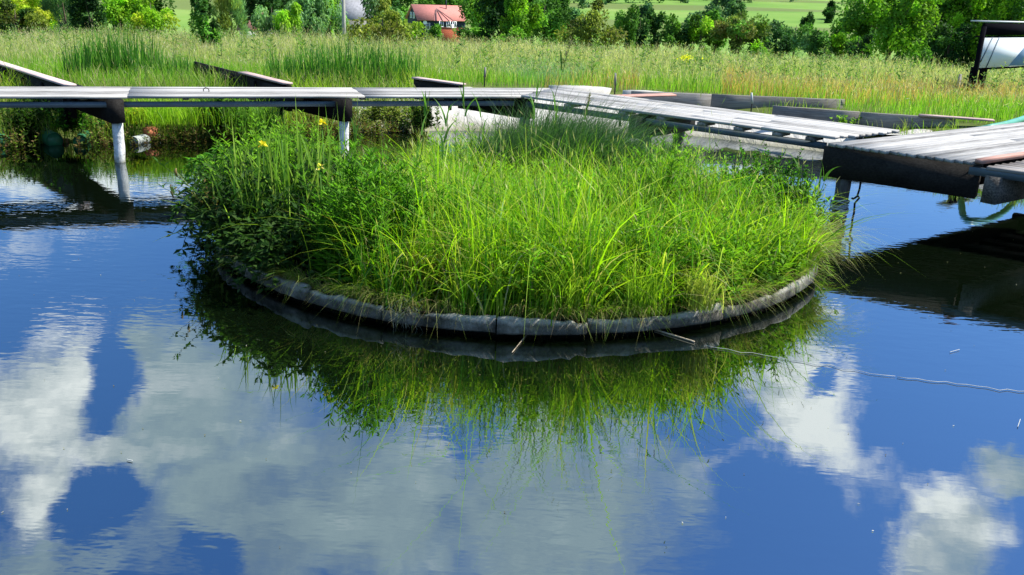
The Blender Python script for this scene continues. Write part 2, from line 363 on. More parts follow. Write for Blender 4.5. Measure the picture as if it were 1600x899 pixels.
# ------------------------------------------------------------------ board helpers
_bm = {}
def board_mesh(L, wd, th, m, seg=5):
    key = (round(L, 2), round(wd, 3), round(th, 3), m.name, random.randrange(2))
    if key in _bm: return _bm[key]
    b = MB(); n = seg + 1; v = []
    for i in range(n):
        x = -L / 2 + L * i / seg + (rng.normal(0, .006) if i in (0, seg) else 0); dy = rng.normal(0, .0012); dz = rng.normal(0, .0008)
        hw = wd / 2 + rng.normal(0, .0015); c = min(.006, th * .2)
        for (yy, zz) in ((-hw, -th / 2), (hw, -th / 2), (hw, th / 2 - c), (hw - c, th / 2), (-hw + c, th / 2), (-hw, th / 2 - c)): v.append((x, yy + dy, zz + dz))
    q = [(i * 6 + k, i * 6 + (k + 1) % 6, (i + 1) * 6 + (k + 1) % 6, (i + 1) * 6 + k) for i in range(seg) for k in range(6)]
    e = (n - 1) * 6
    b.add(v, q + [(0, 3, 2, 1), (0, 5, 4, 3), (e, e + 1, e + 2, e + 3), (e, e + 3, e + 4, e + 5)])
    me = b.mesh('plank'); me.materials.append(m); me.validate(); _bm[key] = me; return me
def lay(parent, name, A, B, z, wd, th, m, cuts=None, gap=.006):
    """boards end to end from A to B (centre line, xy), top face at z"""
    A = np.array(A[:2], float); B = np.array(B[:2], float); L = np.linalg.norm(B - A); d = (B - A) / L
    ang = math.atan2(d[1], d[0])
    pos = [0] + sorted([c for c in (cuts or []) if .25 < c < L - .25]) + [L]
    for a, b in zip(pos[:-1], pos[1:]):
        ll = round((b - a - gap) / .1) * .1 if b != L else b - a - gap
        c = A + d * (a + b) / 2
        inst(name, board_mesh(b - a - gap, wd, th, m), parent, (c[0], c[1], z - th / 2 + rng.normal(0, .0012)), ang + rng.normal(0, .0006), rng.normal(0, .003), rng.normal(0, .0006))
def axes(d):
    d = np.array([d[0], d[1], 0.]); d /= np.linalg.norm(d); return np.array([d, [-d[1], d[0], 0], [0, 0, 1]])
def line_x(p, d, q_, e):
    M = np.array([[d[0], -e[0]], [d[1], -e[1]]]); s = np.linalg.solve(M, np.array(q_) - np.array(p)); return s[0]
def post(parent, base, top, r, m, name='post', lean=(0, 0), crinkle=0.0):
    b = MB(); n = 14; zz = np.linspace(base[2], top, 16); vs = []
    for i, z in enumerate(zz):
        f = (z - base[2]) / (top - base[2])
        for k in range(n):
            a = 2 * math.pi * k / n; rad = r * (1.04 - .08 * f) * (1 + crinkle * rng.normal())
            vs.append((base[0] + lean[0] * f + rad * math.cos(a), base[1] + lean[1] * f + rad * math.sin(a), z))
    q = [(i * n + k, i * n + (k + 1) % n, (i + 1) * n + (k + 1) % n, (i + 1) * n + k) for i in range(15) for k in range(n)]
    vs += [(base[0] + lean[0], base[1] + lean[1], top)]
    b.add(vs, q, [(15 * n + k, 15 * n + (k + 1) % n, 16 * n) for k in range(n)])
    return b.build(name, m, parent, smooth=True)

HD = .92; PT = .035
# ---- far boardwalk (runs left to right behind the island)
C0 = P(815, 150, HD)[:2]; dl = nrm(P(0, 150, HD)[:2] - C0); df = -dl; pf = np.array([-df[1], df[0]])     # pf points away from camera
WF = 1.15; S0 = C0 + dl * 11.0
Rf = P(1295, 214, HD)[:2]; dr = nrm(Rf - C0); pr = np.array([-dr[1], dr[0]]); WR = 1.45
sB = line_x(C0 + pf * WF, df, C0 + pr * WR, dr); C1 = C0 + pf * WF + df * sB
seam = C1 - C0
bw = empty('boardwalk', (*S0, 0), 'long grey boardwalk crossing the pond behind the planted island, on white posts', 'boardwalk')
nb_ = 8; wv = WF / nb_
for k in range(nb_):
    o = C0 + pf * wv * (k + .5); s = line_x(o, df, C0, seam)
    cuts = [np.linalg.norm(P(q_, 150, HD)[:2] - C0) + s + .004 * random.random() for q_ in (572, 200)] + [9.6]
    a = o + df * (s - .012); b = S0 + pf * wv * (k + .5)
    lay(bw, 'plank', a, b, HD, wv - .009, PT, M_deck, cuts)
axf = axes(df)
for off, nm in ((.07, 'rail'), (WF - .07, 'rail')):
    mid = (C0 + S0) / 2 + pf * off
    MB().box((*mid, .795), (np.linalg.norm(S0 - C0) - .2, .05, .075), axf).build(nm, M_rail, bw)
for px in (130, 290, 395, 470, 568, 690, 752):
    c = P(px, 154, .86)[:2] + pf * .14
    MB().box((*c, .859), (.09, .22, .05), axf).build('spacer_block', M_block, bw)
bdir = nrm(np.array([-.66, .75])); axb = axes(bdir)
for px, Lb in ((182, 3.2), (543, 2.6), (-230, 3.2)):
    c = P(px, 154, .9)[:2] + pf * .03
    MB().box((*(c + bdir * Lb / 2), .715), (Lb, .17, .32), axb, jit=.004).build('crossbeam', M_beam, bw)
    post(bw, (*(c + bdir * .16), -.7), .56, .074, M_white, lean=(.03, 0), crinkle=.045)
# heavy timber under the corner
c = P(800, 158, .8)[:2]
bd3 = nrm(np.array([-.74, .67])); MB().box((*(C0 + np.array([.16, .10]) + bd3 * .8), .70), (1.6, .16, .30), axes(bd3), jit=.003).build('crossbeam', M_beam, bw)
post(bw, (*(C0 + seam * .12), -.7), .57, .09, M_postd, crinkle=.03)
# bent wire hook standing on the deck
wk = P(318, 143, HD)
g = MB(); g.tube([wk + (0, 0, -.01), wk + (0, 0, .03), wk + (.03, 0, .055), wk + (.07, .0, .045), wk + (.09, -.02, .01), wk + (.095, -.06, .0)], .007, 6)
tag(g.build('wire_hook', M_wire, off=wk), 'short bent rusty wire lying on the far boardwalk boards', 'wire')

# ---- right boardwalk (comes forward to the platform)
Lr = np.linalg.norm(Rf - C0)
br = empty('boardwalk', (*C0, 0), 'grey boardwalk slanting from the far corner down to the right platform', 'boardwalk')
nb_ = 9; wv = WR / nb_
pc = P(1293, 222, HD)[:2]; pe = P(1520, 251, HD)[:2]; e = nrm(pe - pc); Le = np.linalg.norm(pe - pc); gdir = nrm(np.array([.80, .60]))
for k in range(nb_):
    o = C0 + pr * wv * (k + .5); s0 = line_x(o, dr, C0, seam)
    s1 = line_x(o, dr, pc + np.array([-.09, .12]) , gdir)
    lay(br, 'plank', o + dr * (s0 + .012), o + dr * (s1 - .03 + rng.normal(0, .012)), HD + .008, wv - .011, PT, M_deck, [[1.9, 4.1], [3.0], [2.3], [3.6, 1.1]][k % 4])
axr = axes(dr)
for off in (.08, WR - .08):
    MB().box((*(C0 + dr * Lr * .5 + pr * off), .79), (Lr - .1, .06, .08), axr).build('rail', M_rail, br)
for s_ in (.9, 1.9, 2.55, 3.2, 3.75, 4.3, 4.75):
    MB().box((*(C0 + dr * s_ + pr * .16), .859), (.12, .3, .05), axr).build('spacer_block', M_deckd, br)
cb = P(1012, 205, .6)[:2]
s_ = (cb - C0) @ dr
c = C0 + dr * (s_ + .05) - pr * .03
MB().box((*(c + pr * (WR / 2 + .02)), .70), (.2, WR + .12, .32), axr, jit=.004).build('crossbeam', M_beam, br)
post(br, (*(c + pr * .28), -.7), .55, .09, M_postd, crinkle=.03); post(br, (*(c + pr * (WR - .2)), -.7), .55, .085, M_postd, crinkle=.03)
# ---- platform at the right
pt_ = empty('platform', (*pc, 0), 'wide grey plank platform at the right over a thick black beam', 'platform')
npl = 16; wv = Le / npl
nrm_e = np.array([-e[1], e[0]])
for k in range(npl):
    o = pc + e * wv * (k + .5); st = rng.normal(0, .014)
    lay(pt_, 'plank', o + gdir * st, o + gdir * 5.4, HD - .012, wv - .007, .04, M_deck, [[], [], [3.6], [], [2.4]][k % 5])
axe = axes(e)
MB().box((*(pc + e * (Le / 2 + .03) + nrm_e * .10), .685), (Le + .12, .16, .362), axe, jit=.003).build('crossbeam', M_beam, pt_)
MB().box((*(pc + e * (Le / 2 - .02) + nrm_e * .26), .845), (Le - .1, .06, .05), axe).build('rail', M_rail, pt_)
far_c = pc + gdir * 5.2
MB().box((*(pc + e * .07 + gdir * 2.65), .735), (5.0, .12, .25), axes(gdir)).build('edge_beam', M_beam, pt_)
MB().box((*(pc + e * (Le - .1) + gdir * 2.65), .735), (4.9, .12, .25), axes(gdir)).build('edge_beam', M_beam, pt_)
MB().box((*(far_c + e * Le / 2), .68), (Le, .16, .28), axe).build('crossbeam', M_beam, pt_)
pp = P(1318, 300, .3)[:2]; pp = pc + e * .22 + nrm_e * .12
pw = post(pt_, (*pp, -.8), .51, .088, M_postk, lean=(.01, .0), crinkle=.02)
g = MB()
for k in range(9):
    zz = .05 + .022 * k + rng.normal(0, .006); a0 = rng.uniform(0, 6); r_ = .098 + rng.uniform(0, .014)
    g.tube([(pp[0] + r_ * math.cos(a0 + t), pp[1] + r_ * math.sin(a0 + t), zz + .02 * math.sin(t * 1.5 + k)) for t in np.linspace(0, 6.2, 14)], .009, 5)
g.build('wrap', M_pipe, pw)
post(pt_, (*(far_c + e * 1.5), -.8), .54, .085, M_postd)
rb = P(1560, 249.5, HD)[:2]
lay(pt_, 'edge_board', pe + gdir * .02 + e * .05, pe + gdir * 2.4 + e * .05, HD + .022, .085, .05, M_red)
for off in (.3, .62, .94, 1.26):  # near-black boards added under the planks so the underside mirrors dark
    MB().box((*(pc + e * off + gdir * 2.05), .818), (3.9, .24, .05), axes(gdir)).build('shade_board', M_beam, pt_)
for off in (.45, 1.0, 1.55, 2.1, 2.65, 3.2, 3.75, 4.3, 4.8):  # cross rows of the added dark boards
    MB().box((*(pc + e * (Le / 2) + gdir * off), .76), (Le - .5, .3, .05), axe).build('shade_board', M_beam, pt_)
# ---- near boardwalk going on from the platform towards the viewer's right
q0 = pe + e * .12
b3 = empty('boardwalk', (*q0, 0), 'darker boardwalk leading off the platform at the right edge', 'boardwalk')
for k in range(9):
    o = q0 + gdir * (.08 + .155 * k)
    lay(b3, 'plank', o + e * .0, o + e * 4.2, HD - .05, .142, PT, M_deckd, [[1.6], [2.5], [1.1, 3.0]][k % 3])
MB().box((*(q0 + gdir * .03 + e * 2.0), .805), (4.3, .05, .085), axe).build('rail', M_rail, b3)
MB().box((*(q0 + gdir * 1.4 + e * 2.0), .8), (4.2, .05, .085), axe).build('rail', M_rail, b3)
MB().box((*(q0 + gdir * .72 + e * .12), .63), (1.5, .16, .3), axes(gdir)).build('crossbeam', M_edge, b3)
MB().box((*(q0 + gdir * .72 + e * 3.9), .63), (1.5, .18, .24), axes(gdir)).build('crossbeam', M_beam, b3)
post(b3, (*(q0 + gdir * 1.3 + e * 3.9), -.8), .51, .08, M_postd); post(b3, (*(q0 + gdir * .25 + e * 3.9), -.8), .51, .08, M_white, crinkle=.03)
# hanging ropes
a = P(1349, 262, .50); a[:2] = pc + e * .40 + nrm_e * .21
g = MB(); pts = [a + (0, 0, .0), a + (.0, 0, -.12), a + (-.012, 0, -.2), a + (.015, 0, -.23), a + (-.03, 0, -.3), a + (-.02, 0, -.42), a + (-.025, .01, -.52)]
g.tube(pts, .012, 6); g.tube([a + (-.01, 0, -.21), a + (-.06, 0, -.25), a + (-.075, 0, -.235)], .013, 6)
tag(g.build('rope', M_rope, off=a), 'black rope hanging from the platform beam beside the wrapped post', 'rope')
a = P(968, 178, .78)
g = MB(); g.tube([a + (0, 0, .08), a, a + (.012, 0, -.09), a + (.02, 0, -.13)], .008, 6); g.tube([a + (-.05, 0, .05), a + (.0, 0, -.03), a + (.06, 0, .06)], .007, 6); g.tube([a + (.018, 0, -.1), a + (.02, 0, -.19)], [.012, .024], 6)
tag(g.build('rope', M_rope, off=a), 'knotted black cord dangling under the slanting boardwalk', 'rope')

# ------------------------------------------------------------------ pond liner, bank boards, stakes and clutter
def shore(s):      # point along the far shore polyline, s in 0..1 from left to right
    pts = POND[5:12]; L = np.concatenate([[0], np.cumsum(np.linalg.norm(np.diff(pts, axis=0), axis=1))]); q = s * L[-1]
    i = min(np.searchsorted(L, q, side='right') - 1, len(pts) - 2); f = (q - L[i]) / (L[i + 1] - L[i])
    d = nrm(pts[i + 1] - pts[i]); return pts[i] * (1 - f) + pts[i + 1] * f, np.array([-d[1], d[0]])
ns, nd = 150, 22; V = []
ss = np.linspace(0, 1, ns); base = np.array([shore(s)[0] for s in ss]); nn = np.array([shore(s)[1] for s in ss])
for _ in range(12): nn[1:-1] = (nn[:-2] + nn[1:-1] + nn[2:]) / 3
nn /= np.linalg.norm(nn, axis=1)[:, None]
for i in range(ns):
    for j in range(nd):
        u = -.7 + (2.35 - .95 * min(1, max(0, (ss[i] - .30) / .12)) + .12 * math.sin(i * .33) + .06 * math.sin(i * 1.1)) * j / (nd - 1)
        xy = base[i] + nn[i] * u; x, y = xy
        z = float(tz(x, y)) + .035 + .018 * math.sin(i * 1.1 + .7 * math.sin(j * .8)) * (u > 0) + .02 * math.sin(i * .37 + j * .5)
        V.append((x, y, max(z, -.8)))
q = [(i * nd + j, (i + 1) * nd + j, (i + 1) * nd + j + 1, i * nd + j + 1) for i in range(ns - 1) for j in range(nd - 1)]
g = MB(); g.add(V, q)
tag(g.build('pond_liner', M_sheet, smooth=True), 'pale pond liner sheet covering the far bank under the boardwalks', 'pond liner')

def edge_boards(label, A, B, h, th, m, z, cap=None, cuts=None, lift=0):
    if z is None: z = (A[2] + B[2]) / 2 - h; pass
    A = np.array(A[:2]); B = np.array(B[:2]); L = np.linalg.norm(B - A); d = (B - A) / L; c = (A + B) / 2
    r = empty('bank_timber', (*A, z), label, 'timber edging')
    pos = [0] + (cuts or []) + [L]
    for a, b in zip(pos[:-1], pos[1:]):
        cc = A + d * (a + b) / 2
        inst('board', board_mesh(b - a - .008, h, th, m), r, (*cc, z + h / 2), math.atan2(d[1], d[0]), math.pi / 2, 0)
    if cap is not None:
        a, b = cap; cc = A + d * (a + b) / 2
        inst('cap_board', board_mesh(b - a, .17, .03, M_pink), r, (*cc, z + h + .017), math.atan2(d[1], d[0]))
        if a > .3 or b < L - .3: pass
    for s in np.arange(.25, L, 1.1):
        p = A + d * s + np.array([-d[1], d[0]]) * (th / 2 + .025)
        MB().box((*p, z + h * .3), (.05, .045, h * 1.1), axes(d)).build('peg', m, r)
    return r
edge_boards('weathered grey timber board standing on the bank beyond the slanting boardwalk', Pt(985, 152, .30), Pt(1322, 146, .30), .34, .05, M_edge, None, cuts=[1.6])
edge_boards('grey timber board with pinkish cap on the bank behind the platform', Pt(1205, 179, .30), Pt(1496, 171, .30), .34, .05, M_edge, None, cap=(2.55, 3.75), cuts=[1.55])
edge_boards('dark retaining timber with pinkish cap at the left end behind the far boardwalk', np.array([-6.62, 13.42, .9]), np.array([-11.2, 18.42, .9]), .46, .06, M_beam, .44, cap=(0.05, 6.7), cuts=[2.4, 4.6])
edge_boards('half hidden dark timber sunk in grass left of centre behind the boardwalk', np.array([-3.72, 14.72, .9]), np.array([-6.5, 18.3, .9]), .42, .06, M_beam, .49, cap=(.05, 2.0), cuts=[1.8, 3.2])
edge_boards('short dark timber stub behind the far boardwalk beside the reeds', np.array([-1.0, 15.82, .9]), np.array([-1.92, 16.66, .9]), .36, .06, M_beam, .545, cap=(.0, 1.24))
a = P(935, 153, .72); b_ = P(1052, 152, .72)
d = nrm((b_ - a)[:2]); L = np.linalg.norm((b_ - a)[:2])
o = bpy.data.objects.new('loose_board', board_mesh(L, .2, .03, M_red)); COL.objects.link(o); o.location = tuple((a + b_) / 2 + (0, .0, .03)); o.rotation_euler = (.05, -.02, math.atan2(d[1], d[0])); tag(o, 'faded red board lying on the bank end behind the boardwalk corner', 'board')
# concrete slab pieces
for (px, py, wx, wy, lab) in ((905, 146, 1.3, .7, 'pale worn concrete slab behind the boardwalk corner'), (1005, 153, .9, .5, 'smaller pale concrete slab beside the faded red board')):
    c = Pt(px, py); c[1] -= .2; c[2] += .12; g = MB(); n = 9
    vs = [(c[0] + wx / 2 * math.cos(t) * (1 + rng.normal(0, .06)), c[1] + .3 + wy / 2 * math.sin(t) * (1 + rng.normal(0, .06)), zz) for zz in (c[2] - .3, c[2] + .0) for t in np.linspace(0, 6.28, n, endpoint=False)]
    vs.append((c[0], c[1] + .3, c[2] + .015))
    g.add(vs, [(k, (k + 1) % n, n + (k + 1) % n, n + k) for k in range(n)], [(n + k, n + (k + 1) % n, 2 * n) for k in range(n)])
    tag(g.build('concrete_slab', M_liner, off=c), lab, 'slab')
# folded sheet by the platform
A_ = P(1335, 208, .36); B_ = P(1500, 216, .34); g = MB(); V = []; n1_, n2_ = 26, 9
for i in range(n1_):
    for j in range(n2_):
        f = i / (n1_ - 1); k = j / (n2_ - 1)
        p = A_ * (1 - f) + B_ * f + np.array([.15, .5, 0]) * (k - .3); V.append(p + np.array([0, 0, .06 * math.sin(f * 9 + k * 2) * math.sin(k * 3.1) + .07 * math.exp(-((f - .55) / .16) ** 2) * math.sin(k * 3.1) + .02]))
g.add(V, [(i * n2_ + j, (i + 1) * n2_ + j, (i + 1) * n2_ + j + 1, i * n2_ + j + 1) for i in range(n1_ - 1) for j in range(n2_ - 1)])
tag(g.build('folded_sheet', M_sheet, off=A_, smooth=True), 'crumpled pale sheet folded on the bank against the platform', 'sheet')
# hose
pts = [P(1524, 204, .60), P(1532, 203, .70), P(1545, 200, .75), P(1572, 195, .78), P(1600, 186, .8), P(1640, 170, .72), P(1700, 160, .7)]
pts = np.array(pts); f = np.linspace(0, len(pts) - 1, 40); pts = np.stack([np.interp(f, range(len(pts)), pts[:, k]) for k in range(3)], 1)
for _ in range(3): pts[1:-1] = (pts[:-2] + pts[1:-1] * 2 + pts[2:]) / 4
g = MB(); g.tube(pts, .055, 10); tag(g.build('hose', M_hose, off=pts[0], smooth=True), 'thick green hose curving over the bank at the right edge', 'hose')
# stakes
def stake(px, yb, yt, z, wd, m, label, name='stake', tip=None):
    b = Pt(px, yb); z = b[2]; t_ = PY(px + (yb - yt) * .04, yt, b[1]); h = t_[2] - z
    if tip:
        r = empty(name, b, label, 'stake'); MB().tube([b - (0, 0, .15), b + (0, 0, h * .55), (t_[0], t_[1], t_[2])], wd, 6).build('rod', m, r)
        MB().tube([b + (0, 0, h * .5), (t_[0], t_[1], t_[2] + .01)], [wd * 1.9, wd * 1.3], 6).build('sleeve', tip, r)
    else:
        g = MB(); ax = axes((.9, .3)); g.box(b + (0, 0, h / 2 - .1), (wd, wd * .7, h + .2), ax, jit=.004); g.box(b + (wd * .7, .02, h / 2 - .12), (wd * .4, wd * .4, h + .1), ax, jit=.003)
        tag(g.build(name, m, off=b), label, 'stake')
stake(757, 136, 106, .62, .016, M_wire, 'thin dark stake standing behind the far boardwalk left of its corner', tip=M_postd)
stake(960, 152, 115, .75, .015, M_wire, 'thin pointed stake by the pale concrete behind the slanting boardwalk', tip=M_postd)
stake(1173, 178, 146, .65, .014, M_wire, 'thin stake leaning in front of the weathered grey bank board', tip=M_pipe)
stake(1493, 155, 116, .58, .075, M_postd, 'square dark wooden post standing in the reddish grass at the right')
# drums, pipes and pots on the left shore
def drum(px, py, r, L, d, m, label, cat='drum', name='green_drum'):
    c = P(px, py, r * .6) - np.array([0, .45, 0]); c[0] *= 1 - .45 / 14; d = nrm(np.array([d[0], d[1], 0])); e_ = empty(name, c, label, cat)
    n = 18; g = MB(); g.tube([c, c + d * L * .03, c + d * L * .5, c + d * L], [r * 1.0, r * 1.02, r, r], n, caps=False); g.build('shell', m, e_, smooth=True)
    g = MB(); g.tube([c + d * .012, c + d * .03], r * .985, n); g.build('end_cap', m, e_)
drum(85, 212, .12, .9, (-.8, .9), M_barrel, 'green drum lying at the left shoreline with orange block beside it')
drum(124, 213, .10, .5, (-.3, 1), M_barrel, 'smaller green drum end half hidden right of the green drum')
drum(3, 214, .11, .8, (-.5, 1), M_barrel, 'green drum end cut by the left picture edge')
drum(208, 214, .08, .6, (.2, 1), M_pipe, 'grey pipe end poking out of the shore plants', 'pipe', 'pipe')
for (px, py, s_, lab, nm) in ((94, 220, .11, 'flat orange brick at the waterline beside the green drum', 'orange_brick'),):
    c = P(px, py, .03); g = MB(); g.box(c, (.2, .12, .07), axes((.9, .3)), jit=.008); tag(g.build(nm, M_orange, off=c), lab, 'brick')
c = P(236, 211, .10); g = MB(); g.tube([c + (-.0, 0, -.12), c + (0, 0, -.1), c + (0, 0, .02), c + (0, 0, .1), c + (0, 0, .12), c + (0, 0, .06)], [.07, .085, .11, .12, .105, .09], 14)
tag(g.build('clay_pot', M_orange, off=c), 'broken terracotta pot among the brown shore plants', 'pot')

# ------------------------------------------------------------------ vegetation builders
def cjit(cols, n, amp=.18):
    cols = np.array(cols, float); w_ = rng.random((n, 1)); i = rng.integers(0, len(cols), n); j = rng.integers(0, len(cols), n)
    c = cols[i] * w_ + cols[j] * (1 - w_); return c * (1 + rng.normal(0, amp, (n, 1))).clip(.4, 1.8)
def blades(mb, base, h, width, col, lean=.35, droop=.2, seg=4, tipcol=None, ldir=None):
    n = len(base); h = np.broadcast_to(h, n); width = np.broadcast_to(width, n)
    a = rng.uniform(0, 2 * math.pi, n) if ldir is None else ldir
    ln = np.minimum(np.abs(rng.normal(0, 1, n)), 1.35) * lean * h; dr_ = droop * h * rng.uniform(.3, 1.4, n)
    D = np.stack([np.cos(a), np.sin(a), np.zeros(n)], 1)
    fa = rng.uniform(0, math.pi, n); S = np.stack([np.cos(fa), np.sin(fa), np.zeros(n)], 1)
    lv = []; cs = []
    for k in range(seg + 1):
        t = k / seg
        c = base + D * (ln * t ** 2)[:, None] + D * (ln * .25 * t)[:, None]; c = c.copy(); c[:, 2] += h * t - dr_ * t ** 3
        wv = width * (1 - t ** 1.6) * (.7 + .3 * min(1, t * 4)) / 2
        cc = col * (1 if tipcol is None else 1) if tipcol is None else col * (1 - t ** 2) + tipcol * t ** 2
        if k < seg: lv += [c - S * wv[:, None], c + S * wv[:, None]]; cs += [cc, cc]
        else: lv += [c]; cs += [cc]
    V = np.stack(lv, 1); C = np.stack(cs, 1); m = 2 * seg + 1
    o = (np.arange(n) * m)[:, None]
    q = np.concatenate([o + np.array([[2 * k, 2 * k + 1, 2 * k + 3, 2 * k + 2]]) for k in range(seg - 1)]) if seg > 1 else None
    t = o + np.array([[2 * seg - 2, 2 * seg - 1, 2 * seg]])
    mb.add(V.reshape(-1, 3), q, t, C.reshape(-1, 3)); return V[:, -1]
def leaves(mb, c, d, L, W, col, nrm_=None, fold=.0):
    n = len(c); d = d / (np.linalg.norm(d, axis=1, keepdims=True) + 1e-9)
    r_ = rng.normal(0, 1, (n, 3)) if nrm_ is None else nrm_ + rng.normal(0, .45, (n, 3))
    s = np.cross(d, r_); s /= (np.linalg.norm(s, axis=1, keepdims=True) + 1e-9)
    nn_ = np.cross(s, d)
    L = np.broadcast_to(L, n)[:, None]; W = np.broadcast_to(W, n)[:, None]
    V = np.stack([c, c + d * L * .45 + s * W * .5 + nn_ * L * fold, c + d * L - nn_ * L * fold, c + d * L * .45 - s * W * .5 + nn_ * L * fold], 1)
    mb.add(V.reshape(-1, 3), (np.arange(n) * 4)[:, None] + np.array([[0, 1, 2, 3]]), None, np.repeat(col, 4, 0))
def leafy_stems(mb, base, h, cols, stemcol, leafL=.09, leafW=.02, per=26, lean=.2, opp=True, updir=.35):
    for b, hh in zip(base, h):
        a = rng.uniform(0, 6.28); l = abs(rng.normal(0, lean)) * hh
        t = np.linspace(0, 1, 6); pts = np.stack([b[0] + l * t ** 1.6 * math.cos(a), b[1] + l * t ** 1.6 * math.sin(a), b[2] + hh * t * (1 - .06 * t)], 1)
        mb.tube(pts, np.linspace(.006, .002, 6), 3, stemcol, caps=False)
        n = max(6, int(per * hh)); tt = np.sort(rng.uniform(.08, 1.0, n)); c = np.stack([np.interp(tt, t, pts[:, k]) for k in range(3)], 1)
        an = np.arange(n) * 2.4 + rng.uniform(0, 6); up_ = updir + .5 * tt
        d = np.stack([np.cos(an), np.sin(an), up_ + rng.normal(0, .15, n)], 1)
        sz = (1.15 - .55 * tt) * rng.uniform(.75, 1.2, n)
        leaves(mb, c, d, leafL * sz, leafW * sz, cjit(cols, n, .15), np.tile([0, 0, 1.], (n, 1)), .06)

# ------------------------------------------------------------------ the island
IC = np.array([0.05, 9.38]); IR = 3.08
isl = empty('planter_ring', (IC[0], IC[1], 0), 'round floating planter ring of worn concrete grey segments in the pond', 'planter')
def ring_seg(a0, a1, n=12):
    g = MB(); prof = [(-.06, .04), (-.005, .045), (.008, .062), (.004, .10), (.0, .142), (-.014, .155), (-.045, .152), (-.06, .12)]; so = rng.normal(0, .016); sz = rng.normal(0, .010); tl = rng.normal(0, .012); ph = rng.uniform(0, 6, 3); m = len(prof); vs = []
    for i in range(n):
        a = a0 + (a1 - a0) * i / (n - 1); k_ = 1 - .004 * (i in (0, n - 1)); wob = so + .008 * math.sin(a * 9 + ph[0]); wz = sz + tl * (i / (n - 1) - .5) * 2 + .010 * math.sin(a * 17 + ph[1]) + rng.normal(0, .007)
        for (dr_, z) in prof:
            rr_ = IR + dr_ + wob + rng.normal(0, .004); vs.append((IC[0] + rr_ * math.sin(a), IC[1] - rr_ * math.cos(a), z + (wz if z > .11 else 0) + rng.normal(0, .002)))
    q = [(i * m + k, (i + 1) * m + k, (i + 1) * m + (k + 1) % m, i * m + (k + 1) % m) for i in range(n - 1) for k in range(m)]
    e0 = (n - 1) * m
    g.add(vs, q, [(0, k, k + 1) for k in range(1, m - 1)] + [(e0, e0 + k + 1, e0 + k) for k in range(1, m - 1)]); return g
def m_rim():
    m, t, b, o = mat('worn_rim_lit_edge')
    g_ = t.new('ShaderNodeNewGeometry'); p = g_.outputs['Position']
    n = t.noise(p, 3.2, 10, .75); n2 = t.noise(p, 22, 8, .75); s = t.new('ShaderNodeSeparateXYZ'); t.link(p, s.inputs[0])
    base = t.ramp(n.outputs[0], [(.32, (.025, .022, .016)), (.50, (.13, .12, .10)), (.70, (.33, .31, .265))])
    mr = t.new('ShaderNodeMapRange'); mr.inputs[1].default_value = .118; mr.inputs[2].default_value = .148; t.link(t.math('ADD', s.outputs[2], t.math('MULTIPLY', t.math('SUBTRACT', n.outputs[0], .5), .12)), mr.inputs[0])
    base = t.mixc(t.math('MULTIPLY', mr.outputs[0], .7), base, (.40, .385, .345))  # sunlit look of the top edge, painted into the rim colour
    base = t.mixc(t.ramp(n2.outputs[0], [(.52, (0, 0, 0)), (.68, (.6, .6, .6))]), base, (.04, .045, .03))
    t.link(base, b.inputs['Base Color']); b.inputs['Roughness'].default_value = .95; b.inputs['Specular IOR Level'].default_value = .08
    bp = t.new('ShaderNodeBump'); bp.inputs['Strength'].default_value = .8; bp.inputs['Distance'].default_value = .02; t.link(n2.outputs[0], bp.inputs['Height']); t.link(bp.outputs[0], b.inputs['Normal']); return m
M_rim = m_rim(); M_soil = m_simple('wet_soil', (.025, .02, .014), .95, .5, 14, bump=.6)
edges = [-3.14]
while edges[-1] < 3.0: edges.append(edges[-1] + random.uniform(.22, .42))
edges[-1] = 3.14
for a0, a1 in zip(edges[:-1], edges[1:]):
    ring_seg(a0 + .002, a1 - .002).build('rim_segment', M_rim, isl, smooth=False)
g = MB(); n = 72
g.add([(IC[0] + (IR - .10) * math.cos(t), IC[1] + (IR - .10) * math.sin(t), z) for z in (-.3, .07) for t in np.linspace(0, 6.2832, n, endpoint=False)], [(k, (k + 1) % n, n + (k + 1) % n, n + k) for k in range(n)])
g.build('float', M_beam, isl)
g = MB(); rs = np.linspace(0, IR - .06, 14)
V = [(IC[0] + r_ * math.cos(t), IC[1] + r_ * math.sin(t), .13 + .03 * math.sin(r_ * 3 + 2 * math.sin(t * 3)) * (r_ < 2.9)) for r_ in rs for t in np.linspace(0, 6.2832, n, endpoint=False)]
g.add(V, [(i * n + k, (i + 1) * n + k, (i + 1) * n + (k + 1) % n, i * n + (k + 1) % n) for i in range(13) for k in range(n)])
g.build('soil', M_soil, isl)
# frayed fibre hanging over one joint
c = P(632, 487, .14); g = MB(); b0 = np.tile(c, (130, 1)) + rng.normal(0, 1, (130, 3)) * (.05, .03, .04)
leaves(g, b0, rng.normal(0, 1, (130, 3)) * (.6, .4, 1) - (0, .1, .7), rng.uniform(.06, .16, 130), .006, cjit([(.45, .43, .38), (.3, .28, .22)], 130)); g.build('fibre', M_leaf, isl)

